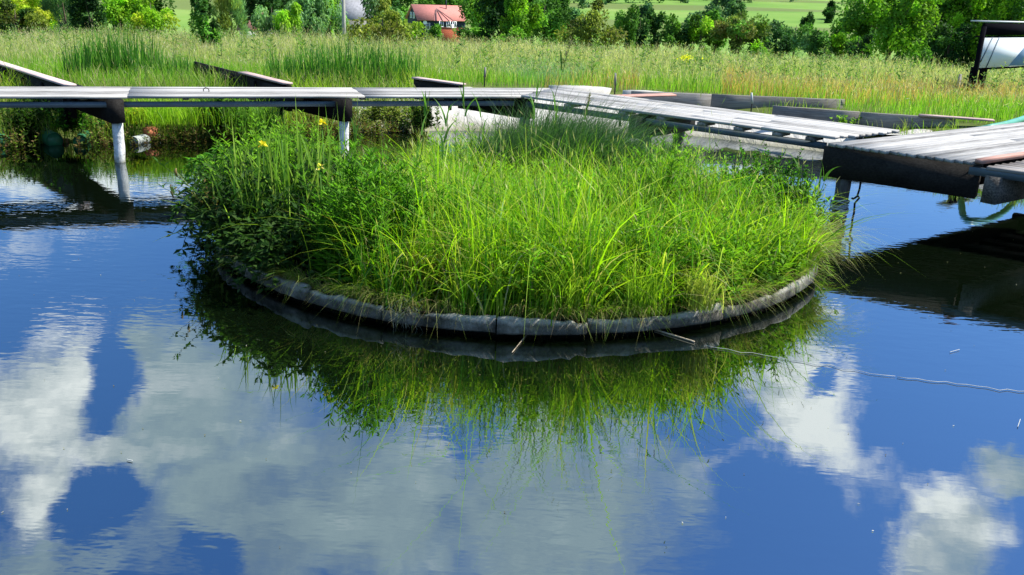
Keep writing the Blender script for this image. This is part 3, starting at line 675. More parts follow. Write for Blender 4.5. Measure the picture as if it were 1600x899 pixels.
def in_isl(n, rmin=0, rmax=IR - .08):
    r_ = np.sqrt(rng.uniform(rmin ** 2, rmax ** 2, n)); t = rng.uniform(0, 6.2832, n)
    return np.stack([IC[0] + r_ * np.cos(t), IC[1] + r_ * np.sin(t), np.full(n, .13)], 1)
YG = [(.21, .38, .010), (.29, .44, .014), (.36, .47, .025), (.13, .30, .010), (.25, .42, .01)]
MG = [(.06, .20, .012), (.09, .26, .016), (.04, .14, .014)]
DG = [(.022, .062, .010), (.036, .088, .012), (.026, .052, .012)]
g = MB()
b = in_isl(46000)
keep = ~((b[:, 0] < -1.15 + .25 * np.sin(b[:, 1] * 3)) & (rng.random(len(b)) < .94))
keep &= ~((np.hypot((b[:, 0] - .42) / 1.05, (b[:, 1] - 10.3) / .85) < 1) & (rng.random(len(b)) < .93))
keep &= ~((np.hypot(b[:, 0] - 2.4, (b[:, 1] - 9.0) / 1.1) < .55) & (rng.random(len(b)) < .85))
b = b[keep]; n = len(b)
ct = in_isl(1100); ct = ct[(np.hypot((ct[:, 0] - .42) / 1.05, (ct[:, 1] - 10.3) / .85) > 1) & (np.hypot(ct[:, 0] - 2.4, (ct[:, 1] - 9.0) / 1.1) > .55) & (ct[:, 0] > -1.25)]; ct = np.concatenate([ct] * 3)[:1100]; ch = rng.uniform(.58, 1.3, 1100); cl_ = rng.uniform(0, 1, 1100); j = rng.integers(0, 1100, n); m_ = (rng.random(n) < .82) & (b[:, 0] > -1.2); th_c = 1.0
b[m_] = ct[j[m_]] + rng.normal(0, .048, (m_.sum(), 3)) * (1, 1, 0)
hm = np.where(m_, ch[j], .95); q_ = np.where(m_, cl_[j], rng.random(n))
hh = rng.uniform(.45, .98, n) * hm * (1 + .16 * np.sin(b[:, 0] * 2.3 + .8) * np.sin(b[:, 1] * 1.9 + 2)) * np.clip(1.15 - .18 * (b[:, 1] - 8.0).clip(0, 3), .6, 1.2) * np.clip(1.1 - .10 * np.abs(b[:, 0] - .2), .7, 1.1)
c = cjit(YG, n, .15); mm = q_ < .26; c[mm] = cjit(MG + [(.12, .27, .015)], mm.sum()); mm = q_ > .93; c[mm] = cjit([(.36, .38, .05), (.42, .40, .1)], mm.sum()); mm = rng.random(n) < .05; c[mm] = cjit([(.45, .38, .16), (.5, .44, .22)], mm.sum())
pop = rng.random(n); e1 = pop < .36; e2 = (pop >= .36) & (pop < .74); e3 = pop >= .74
tp_ = np.minimum(c * 1.25 + (.03, .02, 0), .6)  # lighter tip colour paints lit tops into the blades
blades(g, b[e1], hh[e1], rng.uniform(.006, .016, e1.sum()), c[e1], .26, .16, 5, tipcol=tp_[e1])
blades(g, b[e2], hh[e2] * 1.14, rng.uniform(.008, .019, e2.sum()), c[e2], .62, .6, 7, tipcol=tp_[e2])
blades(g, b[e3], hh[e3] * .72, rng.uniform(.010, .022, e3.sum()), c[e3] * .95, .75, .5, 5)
k = 1500; hs_ = rng.choice(n, k); bb = b[hs_]; tips_ = blades(g, bb, hh[hs_] * 1.12, .004, cjit([(.3, .34, .1), (.4, .36, .16)], k), .22, .12, 5)
leaves(g, tips_ - (0, 0, .05), rng.normal(0, .35, (k, 3)) + (0, 0, 1), rng.uniform(.05, .11, k), rng.uniform(.006, .012, k), cjit([(.36, .36, .12), (.42, .36, .18)], k))
k = 2900; ca = rng.uniform(-1.35, 1.9, 120); aa = ca[rng.integers(0, 120, k)] + rng.normal(0, .03, k)
bb = np.stack([IC[0] + (IR - .08) * np.sin(aa), IC[1] - (IR - .08) * np.cos(aa), np.full(k, .14)], 1)
blades(g, bb, rng.uniform(.10, .38, k), rng.uniform(.004, .010, k), cjit([(.34, .33, .12), (.22, .34, .03), (.16, .3, .02), (.3, .22, .1)], k), .9, .95, 6, ldir=aa - 1.5708 + rng.normal(0, .5, k))
tag(g.build('island_grass', M_grass), 'bright yellow green grass filling the floating planter', 'grass', kind='stuff')

def blob_pts(c, r, n, soil=.13):
    t = rng.uniform(0, 6.2832, n); q = np.sqrt(rng.random(n)); x = c[0] + r[0] * q * np.cos(t); y = c[1] + r[1] * q * np.sin(t)
    rad = np.hypot(x - IC[0], y - IC[1]); lim = IR - .06; f = np.minimum(1, lim / np.maximum(rad, 1e-6))
    return np.stack([IC[0] + (x - IC[0]) * f, IC[1] + (y - IC[1]) * f, np.full(n, soil)], 1)
def herb(name, label, cat, c, r, n, hr, cols, stem, **kw):
    g = MB(); b = blob_pts(c, r, n); x = (b[:, 0] - c[0]) / r[0]; y = (b[:, 1] - c[1]) / r[1]
    h = rng.uniform(*hr, n) * np.clip(1.08 - .35 * (x * x + y * y), .55, 1.1)
    leafy_stems(g, b, h, cols, stem, **kw); o = g.build(name, M_leaf, off=(c[0], c[1], .17)); return tag(o, label, cat)
def gx(px, py, z=.17): return P(px, py, z)[:2]
herb('leafy_herb', 'dark green leafy herb thicket on the left end of the island', 'plant', (-2.0, 8.2), (.95, .95), 420, (.55, .95), DG + [(.035, .10, .015)], (.03, .06, .02), leafL=.12, leafW=.042, per=44, lean=.28)
herb('leafy_herb', 'mid green willowherb clump at the left front of the island with pointed leaves', 'plant', (-1.15, 7.15), (.45, .42), 170, (.78, 1.2), [(.09, .24, .015), (.14, .32, .02), (.06, .17, .015)], (.07, .14, .02), leafL=.13, leafW=.026, per=46, lean=.16)
herb('leafy_herb', 'bright willowherb on the upper left shoulder of the island', 'plant', (-2.3, 8.75), (.65, .75), 210, (.78, 1.15), [(.16, .33, .02), (.2, .38, .025), (.10, .24, .02)], (.06, .12, .02), leafL=.10, leafW=.022, per=46, lean=.25)
herb('leafy_herb', 'taller bright willowherb clump right of the island centre', 'plant', (1.25, 8.0), (.55, .6), 150, (.75, 1.12), [(.10, .25, .015), (.15, .30, .02), (.07, .18, .015)], (.06, .14, .02), leafL=.11, leafW=.024, per=48, lean=.16)
herb('leafy_herb', 'dense round dark bush at the right end of the island', 'plant', (2.55, 9.0), (.5, .5), 200, (.62, .98), DG + MG, (.04, .08, .02), leafL=.06, leafW=.034, per=70, lean=.3)
herb('leafy_herb', 'low bright herb along the right front rim of the island', 'plant', (1.9, 7.5), (.75, .35), 120, (.35, .62), [(.12, .27, .015), (.18, .34, .02), (.08, .2, .015)], (.07, .15, .02), leafL=.10, leafW=.032, per=60, lean=.3)
herb('leafy_herb', 'fresh broad leaved herb at the middle of the island front', 'plant', (.35, 7.05), (.75, .4), 110, (.38, .66), [(.13, .3, .015), (.09, .22, .015), (.2, .36, .02)], (.07, .15, .02), leafL=.085, leafW=.026, per=55, lean=.25)
herb('leafy_herb', 'bright willowherb patch in the middle of the island grass', 'plant', (.45, 7.75), (.7, .5), 120, (.6, .95), [(.13, .31, .015), (.18, .37, .02), (.08, .22, .015)], (.07, .15, .02), leafL=.13, leafW=.028, per=46, lean=.2)
herb('leafy_herb', 'leafy green patch between the tall willowherb and the dark right bush', 'plant', (1.95, 8.35), (.6, .6), 130, (.55, .9), [(.11, .28, .015), (.17, .35, .02), (.07, .2, .015)], (.07, .15, .02), leafL=.12, leafW=.028, per=50, lean=.22)
herb('leafy_herb', 'lime leafy patch at the island right front behind the low bright herb', 'plant', (1.35, 7.1), (.6, .4), 110, (.5, .85), [(.15, .34, .015), (.2, .4, .02), (.09, .24, .015)], (.07, .15, .02), leafL=.12, leafW=.026, per=50, lean=.2)
herb('leafy_herb', 'green leafy stems scattered through the left centre grass', 'plant', (-.4, 7.5), (.55, .6), 60, (.65, .98), [(.10, .26, .015), (.15, .33, .02)], (.07, .15, .02), leafL=.13, leafW=.024, per=42, lean=.2)
herb('leafy_herb', 'brownish leafed weed on the far left tip of the island near the water', 'plant', (-2.65, 8.0), (.4, .55), 90, (.25, .6), [(.09, .07, .02), (.05, .07, .015), (.03, .07, .015), (.14, .12, .03)], (.06, .04, .02), leafL=.07, leafW=.03, per=60, lean=.4)
herb('leafy_herb', 'tall pale herb spike at the back of the island before the slanting boardwalk', 'plant', (1.72, 10.4), (.1, .1), 6, (.95, 1.12), [(.16, .30, .03), (.12, .25, .02)], (.1, .18, .03), leafL=.12, leafW=.02, per=60, lean=.06, updir=1.2)
def overhang(label, a0, a1, n, cols, L=.10, W=.03, hr=(.25, .6), out=(.25, .6), drop=.3):
    g = MB(); k0 = None
    for i in range(n):
        a = rng.uniform(a0, a1); d = np.array([math.sin(a), -math.cos(a), 0]); b = np.array([IC[0], IC[1], .14]) + d * (IR - rng.uniform(.05, .4)); h = rng.uniform(*hr); l = rng.uniform(*out); a2 = a + rng.normal(0, .5); d = np.array([math.sin(a2), -math.cos(a2), 0])
        t = np.linspace(0, 1, 7)[:, None]; pts = b + d * l * t + np.array([0, 0, 1.]) * (h * np.sin(t * 2.2) - drop * rng.uniform(.5, 1.2) * t ** 3); pts[:, 2] = np.maximum(pts[:, 2], .02)
        g.tube(pts, np.linspace(.005, .002, 7), 3, (.04, .07, .02), caps=False); m = int(46 * (h + l)); tt = rng.uniform(.1, 1, m); c = np.stack([np.interp(tt, t[:, 0], pts[:, k]) for k in range(3)], 1)
        an = rng.uniform(0, 6.28, m); leaves(g, c, np.stack([np.cos(an), np.sin(an), rng.normal(.1, .4, m)], 1) + d * .4, L * rng.uniform(.6, 1.1, m), W * rng.uniform(.7, 1.1, m), cjit(cols, m, .18), np.tile([0, 0, 1.], (m, 1)), .05)
        if k0 is None: k0 = b
    tag(g.build('trailing_herb', M_leaf, off=k0), label, 'plant')
overhang('dark trailing herb hanging over the left rim of the island to the water', -2.0, -.66, 300, DG + [(.05, .10, .02)], .10, .036, out=(.2, .55))
overhang('light trailing herb sticking out over the water at the far left of the island', -2.1, -1.25, 60, MG + [(.1, .2, .03)], .11, .026, (.35, .75), (.35, .7), .2)
overhang('mixed trailing grass and herb over the right rim of the island', 1.15, 2.0, 70, [(.14, .28, .02), (.2, .34, .03), (.07, .16, .02)], .12, .018, (.25, .5), (.15, .4), .35)
g = MB(); b = in_isl(1500); k = (b[:, 0] > -1.1) & (np.hypot((b[:, 0] - .42) / 1.1, (b[:, 1] - 10.3) / .9) > 1) & (np.sin(b[:, 0] * 2.7 + 1) * np.sin(b[:, 1] * 2.3) > -.35); b = b[k]
leafy_stems(g, b, rng.uniform(.38, .82, len(b)), [(.15, .34, .015), (.22, .42, .02), (.29, .46, .03), (.09, .25, .015)], (.1, .2, .02), leafL=.12, leafW=.026, per=36, lean=.3)
tag(g.build('island_herbs', M_leaf), 'bright leafy herbs growing through the island grass', 'herbs', kind='stuff')
# dark arching sedge at the back
g = MB(); c0 = np.array([.42, 10.45]); b = blob_pts(c0, (1.0, .7), 5600); x = (b[:, 0] - c0[0]) / 1.0
h = rng.uniform(1.1, 1.6, len(b)) * np.clip(1.02 - .28 * x * x, .5, 1.05)
blades(g, b, h, rng.uniform(.006, .011, len(b)), cjit([(.03, .085, .022), (.045, .12, .03), (.022, .06, .016), (.08, .16, .05)], len(b)), .55, .38, 6, ldir=rng.normal(.2, 1.1, len(b)))
tag(g.build('sedge_tussock', M_grass, off=(*c0, .17)), 'dark blue green arching sedge mound at the back of the island', 'sedge')
# straw grass spilling over the right rim
c0 = np.array([2.85, 8.3]); g = MB(); b = blob_pts(c0, (.3, .5), 700); b[:, 2] += .05
blades(g, b, rng.uniform(.35, .65, 700), rng.uniform(.006, .011, 700), cjit([(.38, .36, .12), (.28, .32, .06), (.45, .42, .18), (.2, .3, .03)], 700), .75, .75, 6, ldir=rng.normal(-.5, .7, 700))
tag(g.build('grass_tuft', M_grass, off=(*c0, .2)), 'straw coloured grass spilling over the right rim of the island', 'grass')
for i, (px, py, lab, cols) in enumerate(((660, 468, 'reddish dry stems beside the dark left thicket at the front rim', [(.22, .10, .03), (.3, .2, .05), (.18, .16, .03)]), (1095, 490, 'pale grass tuft flopping over the front right rim', [(.3, .36, .05), (.4, .4, .1)]), (880, 497, 'lime sedge tuft at the front rim centre', [(.2, .36, .02), (.28, .4, .03)]), (1000, 495, 'leaning lime grass tuft at the front rim right of centre', [(.2, .36, .02), (.28, .4, .03)]))):
    c0 = P(px, py, .19); g = MB(); k = 160; b = np.tile(c0, (k, 1)) + rng.normal(0, 1, (k, 3)) * (.07, .04, 0) + (0, .1, 0)
    blades(g, b, rng.uniform(.3, .62, k), rng.uniform(.006, .011, k), cjit(cols, k), .45, .35, 5, ldir=rng.normal(-1.57, 1.5, k) if i != 0 else None)
    tag(g.build('grass_tuft', M_grass, off=c0), lab, 'grass')
# yellow irises
M_petal = m_leaf('yellow_petal', .35, .5, .3, 1.1)
def iris(px, py, Yd, label, nl=16, fl=1, lean=0, flower_col=(.85, .6, .01)):
    nl = int(nl * 1.5)
    top = PY(px, py, Yd); base = np.array([top[0] - lean, Yd + .03, .17]); r = empty('yellow_iris', base, label, 'iris'); H_ = top[2] - .17
    g = MB(); b = np.tile(base, (nl, 1)) + rng.normal(0, 1, (nl, 3)) * (.12, .1, 0); blades(g, b, rng.uniform(.8, 1.35, nl) * H_, rng.uniform(.026, .042, nl), cjit([(.14, .28, .03), (.2, .34, .04), (.28, .4, .06)], nl), .2, .1, 8); g.build('leaf_fan', M_leaf, r)
    MB().tube([base, base + (lean * .4, 0, H_ * .5), (top[0], top[1], top[2] - .02)], [.009, .008, .005], 5, (.10, .22, .04)).build('stem', M_leaf, r)
    for f in range(fl):
        g = MB(); c = np.tile(top, (9, 1)); a = np.arange(9) * 2.1; d = np.stack([np.cos(a), np.sin(a), np.where(np.arange(9) % 2, .9, -.25)], 1)
        leaves(g, c, d, rng.uniform(.04, .058, 9), .036, cjit([flower_col, (.85, .74, .06)], 9, .06), np.tile([0, 0, 1.], (9, 1)), .1); g.build('flower', M_petal, r)
iris(503, 192, 7.9, 'yellow iris flower highest on the left, in front of the white post')
iris(410, 226, 7.75, 'yellow iris flower on the far left beside tall arching leaves', nl=22)
iris(500, 262, 7.4, 'fading pale yellow iris low among the left leaves', nl=12, flower_col=(.6, .5, .2))
iris(440, 215, 7.8, 'tall arching iris leaves between the two yellow flowers', nl=30, fl=0)
iris(385, 262, 7.9, 'iris fan with lime leaves at the upper left outline of the island', nl=24, fl=0)
iris(395, 300, 7.6, 'leafy iris fan without open flower at the island left shoulder', nl=18, fl=0)
# reeds
def reed(px0, py0, px1, py1, Yd, label, nl=6, leafL=.4, plume=False, cols=((.09, .2, .03), (.13, .26, .05))):
    top = PY(px1, py1, Yd); bx = PY(px0, py0, Yd); d = top - bx; base = top - d * ((top[2] - .17) / max(d[2], .05))
    r = empty('reed', base, label, 'reed', 'tall reed stems rising above the island grass')
    t = np.linspace(0, 1, 7)[:, None]; pts = base + (top - base) * t + np.array([.03, 0, 0]) * np.sin(t * 3.1)
    MB().tube(pts, np.linspace(.006, .0022, 7), 4, (.10, .17, .04)).build('stem', M_leaf, r)
    g = MB(); tt = rng.uniform(.4, .95, nl); b = base + (top - base) * tt[:, None]
    blades(g, b, leafL * rng.uniform(.6, 1.1, nl), rng.uniform(.02, .034, nl), cjit(cols, nl), .42, .3, 6); g.build('leaf_blade', M_leaf, r)
    if plume:
        g = MB(); k = 60; b = base + (top - base) * rng.uniform(.86, 1.02, k)[:, None]; leaves(g, b, rng.normal(0, 1, (k, 3)) * .5 + (0, 0, 1), .05, .008, cjit([(.2, .17, .09), (.28, .25, .13)], k)); g.build('plume', M_leaf, r)
RE = [(553, 300, 558, 150, 8.4, 'slender reed just right of the second white post'), (650, 260, 671, 142, 9.2, 'reed with crossing leaves at the left end of the pale liner'), (690, 260, 700, 170, 9.0, 'short reed before the left part of the pale liner'),
      (735, 240, 722, 150, 10.2, 'reed with wide leaves before the middle of the pale liner'), (755, 240, 750, 170, 10.5, 'shorter reed close behind the wide leaved reed'), (832, 230, 840, 118, 10.6, 'upright dark reed in front of the boardwalk corner'),
      (836, 230, 892, 66, 10.6, 'long thin reed leaning right, its tip highest against the meadow'), (866, 235, 868, 148, 10.4, 'bright leafy reed right of the upright dark reed'), (903, 240, 921, 152, 10.4, 'thin reed right of the bright leafy reed'), (1020, 250, 1030, 212, 9.8, 'short reed before the post of the slanting boardwalk'),
      (1240, 330, 1252, 258, 8.8, 'reed tips above the dark right bush of the island'), (1262, 335, 1290, 278, 8.9, 'reed leaning right at the right end of the island'), (1085, 265, 1125, 218, 9.6, 'bare reed leaning over the blue reflection at the island back right')]
for k, a in enumerate(RE): reed(*a, nl=(1 if 'bare' in a[-1] or 'thin' in a[-1] else 7), plume=('thin' in a[-1]))
# drooping bulrush at the left
base = np.array([-2.75, 8.2, .17]); r = empty('bulrush', base, 'pale bulrush with drooping brown heads at the island left edge over water', 'bulrush')
tips = [PY(274, 268, 8.2), PY(268, 300, 8.1), PY(296, 300, 8.1)]
for tp in tips[:2]:
    g = MB(); t = np.linspace(0, 1, 8)[:, None]; pts = base + (tp - base) * t + np.array([-.04, 0, .10]) * np.sin(t * 3.1); g.tube(pts, np.linspace(.007, .003, 8), 4, (.32, .36, .14)); g.build('stem', M_leaf, r)
    g = MB(); g.tube([tp + (.01, 0, .03), tp + (0, 0, .0), tp + (.012, 0, -.05)], [.005, .014, .006], 6, (.30, .22, .10)); g.build('seed_head', M_leaf, r)
for (px, py, wd) in ((246, 312, .024), (262, 345, .02), (292, 298, .024), (236, 380, .02)):
    tp = PY(px, py, 8.0); t = np.linspace(0, 1, 8)[:, None]; pts = base + (0, 0, .05) + (tp - base - (0, 0, .05)) * t + np.array([0, 0, .07]) * np.sin(t * 3.1)
    wv = wd * (1 - t ** 2.2); V = np.concatenate([pts - wv * np.array([.3, .2, .8]) / 2, pts + wv * np.array([.3, .2, .8]) / 2]); g = MB(); g.add(V, [(i, i + 1, 8 + i + 1, 8 + i) for i in range(7)], None, (.3, .4, .1)); g.build('leaf_blade', M_leaf, r)

# ------------------------------------------------------------------ floating bits
def bit(name, px0, py0, px1, py1, rad, m, label, cat, sag=0):
    a = P(px0, py0, .004); b = P(px1, py1, .004); n = 16; t = np.linspace(0, 1, n)[:, None]; pts = a + (b - a) * t; pts[:, 1] += rng.normal(0, sag, n); pts[:, 2] += .004
    g = MB(); g.tube(pts, rad, 5); return tag(g.build(name, m, off=a), label, cat)
M_line = m_simple('pale_line', (.4, .42, .4), .6, .2, 10)
bit('floating_line', 1100, 541, 1400, 590, .002, M_line, 'pale line floating on the water right of the island', 'line', .012)
bit('floating_line', 1402, 590, 1640, 618, .0026, M_line, 'thicker white foam line running to the right picture edge', 'line', .012)
bit('floating_twig', 1484, 551, 1499, 547, .0022, M_line, 'white sliver floating on the blue water at right', 'twig')
bit('floating_twig', 1590, 668, 1594, 656, .0022, M_line, 'white sliver floating at the right picture edge', 'twig')
bit('floating_twig', 198, 719, 207, 721, .003, M_line, 'small white scrap floating on the grey cloud reflection at left', 'twig')
bit('floating_twig', 1020, 515, 1085, 535, .008, M_block, 'tan reed stalk lying on the water at the front right rim', 'twig')
bit('floating_twig', 800, 552, 842, 500, .004, M_block, 'pale stalk hanging from the front rim into the water', 'twig')

g = MB(); k = 260; x = rng.uniform(-7, 7, k); y = rng.uniform(3.2, 12, k); ok = np.hypot(x - IC[0], y - IC[1]) > IR + .1; k = ok.sum(); an = rng.uniform(0, 6.28, k)
leaves(g, np.stack([x[ok], y[ok], np.full(k, .005)], 1), np.stack([np.cos(an), np.sin(an), np.zeros(k)], 1), rng.uniform(.006, .022, k), rng.uniform(.005, .01, k), cjit([(.5, .5, .4), (.3, .3, .15), (.12, .1, .05)], k), np.tile([0, 0, 9.], (k, 1)))
tag(g.build('floating_specks', M_leaf), 'tiny pale specks drifting on the pond surface', 'debris', kind='stuff')
# ------------------------------------------------------------------ shore plants at the left, under the boardwalk
def shore_pts(n, dmin, dmax, x0=-11, x1=-1.7):
    out = []
    while sum(len(o) for o in out) < n:
        x = rng.uniform(x0, x1, n * 3); y = rng.uniform(11, 19, n * 3); d = sdist(x, y); k = (d > dmin) & (d < dmax); out.append(np.stack([x[k], y[k], tz(x[k], y[k])], 1))
    return np.concatenate(out)[:n]
g = MB(); b = shore_pts(9000, -.15, 2.2); n = len(b)
zone = np.sin(b[:, 0] * 1.3 + .5) * np.sin(b[:, 1] * .9) ; c = cjit([(.16, .28, .03), (.24, .36, .04), (.12, .2, .03)], n); mm = zone > .25; c[mm] = cjit([(.22, .36, .02), (.3, .42, .03)], mm.sum()); mm = rng.random(n) < .2; c[mm] = cjit([(.3, .27, .12), (.38, .33, .16)], mm.sum())
blades(g, b, rng.uniform(.25, .7, n), rng.uniform(.009, .018, n), c, .35, .25, 4)
tag(g.build('bank_grass', M_grass), 'mixed grass on the left bank under the boardwalk', 'grass', kind='stuff')
b2_ = shore_pts(1500, .75, 2.4, 2.6, 9.5); n2b = len(b2_); k = np.sin(b2_[:, 0] * 3.3) * np.sin(b2_[:, 1] * 2.7) > -.1; b2_ = b2_[k]; g = MB(); blades(g, b2_, rng.uniform(.12, .38, len(b2_)), rng.uniform(.009, .016, len(b2_)), cjit([(.16, .3, .02), (.22, .36, .03), (.3, .3, .1)], len(b2_)), .4, .3, 4); tag(g.build('bank_tufts', M_grass), 'sparse grass tufts on the right bank behind the boardwalks', 'grass', kind='stuff')
g = MB(); b = shore_pts(1900, -.40, .6)
qd = [P(px_, py_, .05)[:2] for px_, py_ in ((85, 213), (124, 214), (3, 215), (208, 214), (236, 211), (94, 220))]; b = b[np.min([np.hypot(b[:, 0] - p_[0], b[:, 1] - p_[1] + .15) for p_ in qd], 0) > .30]; b[:, 2] = np.maximum(b[:, 2], -.02)
leafy_stems(g, b, rng.uniform(.10, .32, len(b)), [(.14, .13, .035), (.2, .16, .06), (.10, .18, .03), (.15, .25, .03), (.13, .08, .035)], (.12, .08, .04), leafL=.06, leafW=.035, per=55, lean=.5)
tag(g.build('shore_weeds', M_leaf), 'brownish small leaved weeds along the left waterline', 'weeds', kind='stuff')
def shrub(px, py, z, rad, h, n, cols, label, L=.08, W=.045, name='bank_shrub'):
    c = P(px, py, z); g = MB(); b = np.tile(c, (n, 1)) + np.stack([rng.normal(0, rad * .45, n), rng.normal(0, rad * .4, n), np.zeros(n)], 1)
    leafy_stems(g, b, rng.uniform(.5, 1, n) * h, cols, (.05, .06, .02), leafL=L, leafW=W, per=60, lean=.35); tag(g.build(name, M_leaf, off=c), label, 'shrub')
shrub(45, 214, .08, .32, .62, 60, DG, 'dark leafy shrub at the left shore behind the green drum')
shrub(112, 205, .2, .3, .5, 50, MG + DG, 'mid green shrub between the green drum and the first white post')
shrub(345, 200, .2, .35, .62, 60, DG + MG, 'dark green shrub on the bank left of the island iris')
shrub(210, 195, .25, .2, .35, 30, [(.36, .36, .03), (.3, .38, .03)], 'small yellow leaved shrub right of the first white post')
shrub(600, 190, .3, .35, .5, 40, [(.2, .26, .05), (.3, .3, .12), (.14, .2, .04)], 'pale weedy shrub at the left end of the liner')
g = MB(); c0 = P(268, 190, .3); b = np.tile(c0, (900, 1)) + rng.normal(0, 1, (900, 3)) * (.42, .3, 0); blades(g, b, rng.uniform(.3, .6, 900), rng.uniform(.008, .014, 900), cjit([(.22, .4, .02), (.3, .46, .03)], 900), .4, .4, 5)
tag(g.build('grass_tuft', M_grass, off=c0), 'vivid lime grass mound under the boardwalk between the white posts', 'grass')
g = MB(); c0 = P(398, 205, .15); b = np.tile(c0, (500, 1)) + rng.normal(0, 1, (500, 3)) * (.22, .2, 0); blades(g, b, rng.uniform(.5, .85, 500), rng.uniform(.010, .018, 500), cjit([(.2, .36, .05), (.14, .3, .04)], 500), .5, .45, 6)
tag(g.build('grass_tuft', M_grass, off=c0), 'arching green grass clump on the bank above the first iris', 'grass')
shrub(660, 200, .25, .3, .5, 50, [(.14, .24, .03), (.2, .3, .05), (.09, .16, .03)], 'green weedy shrub overlapping the left edge of the pale liner')
shrub(1320, 205, .3, .16, .3, 16, [(.14, .28, .03), (.2, .34, .04)], 'small green weed at the end of the weathered grey bank board')
shrub(1530, 205, .3, .5, .55, 90, [(.13, .28, .02), (.18, .34, .03)], 'leafy green weeds beside the hose behind the platform', L=.07)
shrub(1490, 165, .4, .2, .4, 18, [(.16, .28, .03), (.24, .34, .05)], 'pale weed at the foot of the square dark post')
# iris-like reed beds behind the far boardwalk
def reedbed(x0, x1, yb, z, h, n, label, depth=.9):
    A_ = P(x0, yb, z); B_ = P(x1, yb, z); t = rng.random(n)[:, None]; b = A_ + (B_ - A_) * t + np.stack([rng.normal(0, .1, n), rng.uniform(0, depth, n), np.zeros(n)], 1)
    b[:, 2] = tz(b[:, 0], b[:, 1]); g = MB(); tt = t[:, 0]
    blades(g, b, h * rng.uniform(.6, 1.1, n) * (.75 + .35 * np.sin(tt * 3.14)), rng.uniform(.018, .032, n), cjit([(.05, .16, .02), (.08, .22, .025), (.12, .27, .03), (.035, .11, .02)], n), .16, .08, 5)
    tag(g.build('reed_bed', M_grass, off=(A_ + B_) / 2), label, 'reeds')
reedbed(92, 235, 132, .5, .92, 420, 'clump of upright sword shaped reeds behind the left boardwalk')
reedbed(410, 645, 134, .6, .95, 800, 'wide bed of upright green reeds behind the boardwalk middle')
reedbed(225, 300, 130, .55, .5, 160, 'low green reeds beside the half hidden timber')

# ------------------------------------------------------------------ meadow
def fan(n, r0_, r1_, spread=.66, pw=1.0):
    r_ = r0_ + (r1_ - r0_) * rng.random(n) ** pw; x = r_ * rng.uniform(-spread, spread, n); return x, r_
def meadow(n, r0_, r1_, hr, wr, seg, pw):
    x, y = fan(n, r0_, r1_, .68, pw); d = sdist(x, y); k = d > 1.7
    # keep the liner and the bank timbers clear
    k &= ~((x > -2.3) & (d < 2.15)); x, y, d = x[k], y[k], d[k]
    b = np.stack([x, y, tz(x, y) - .03], 1); n = len(b); f = np.clip((y - 17.5) / 10, 0, 1)
    pn = np.sin(x * .9 + 1.3 * np.sin(y * .35)) * np.sin(y * .5 + .8 * np.sin(x * .6)) * .5 + .5
    pn = np.clip(pn * .6 + .4 * (np.sin(x * 3.1 + 2 * np.sin(y * 1.3)) * np.sin(y * 2.3 + 1.7 * np.sin(x * 1.1)) * .5 + .5), 0, 1); pn2 = np.sin(x * .31 + 2) * np.sin(y * .23 + x * .12) * .5 + .5
    h = rng.uniform(*hr, n) * (.45 + .6 * f) * (.55 + .68 * pn)
    c = cjit([(.10, .22, .02), (.14, .27, .022), (.19, .30, .035)], n); tip = c.copy()
    u = rng.random(n)
    m1 = u < (.24 + .85 * f * (.45 + .55 * pn2) * (.5 + .6 * pn)); c[m1] = cjit([(.25, .27, .08), (.32, .31, .11), (.22, .27, .06)], m1.sum()); tip[m1] = cjit([(.52, .42, .22), (.58, .48, .29), (.4, .36, .16)], m1.sum())
    xr = x / y                                          # reddish sorrel/grass flush at right, bluish patch left of centre right
    m2 = (((xr > .22) & (y < 24.5) & (y > 18.5)) | ((xr > .02) & (xr < .13) & (y < 21))) & (rng.random(n) < .62 * (.3 + pn)); c[m2] = cjit([(.34, .20, .06), (.26, .22, .05)], m2.sum()); tip[m2] = cjit([(.52, .25, .11), (.56, .32, .16), (.42, .27, .1)], m2.sum())
    m3 = (np.hypot((xr - .025) / .05, (y - 23) / 3.2) < 1) & (rng.random(n) < .75); c[m3] = cjit([(.10, .22, .07), (.16, .28, .12)], m3.sum()); tip[m3] = cjit([(.2, .3, .16)], m3.sum())
    m4 = (y < 20) & (rng.random(n) < .5) & ~m2; c[m4] = cjit([(.13, .28, .015), (.18, .34, .02)], m4.sum()); tip[m4] = c[m4]
    c = c * 1.3; tip = tip * 1.28
    g = MB(); w_ = rng.uniform(*wr, n) * np.clip(y / 20, .8, 2.6)
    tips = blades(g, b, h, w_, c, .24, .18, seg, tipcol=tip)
    hd = (rng.random(n) < .5) & (h > .35) & ~m4; k = hd.sum()
    leaves(g, tips[hd] - (0, 0, .06), rng.normal(0, .45, (k, 3)) + (0, 0, 1), rng.uniform(.06, .15, k), (rng.uniform(.008, .017, k) * np.clip(y[hd] / 22, .9, 2.2)), np.where(m2[hd][:, None], cjit([(.42, .26, .14), (.47, .34, .2)], k), cjit([(.40, .38, .19), (.48, .45, .28), (.34, .36, .15), (.34, .29, .18)], k)))
    return g
tag(meadow(95000, 16, 33, (.5, 1.0), (.009, .016), 3, 1.1).build('meadow_grass', M_grass), 'tall seeding meadow grass behind the pond', 'grass', kind='stuff')
tag(meadow(75000, 32, 75, (.8, 1.25), (.010, .017), 2, 1.3).build('distant_meadow_grass', M_grass), 'straw topped meadow grass at the back of the field', 'grass', kind='stuff')
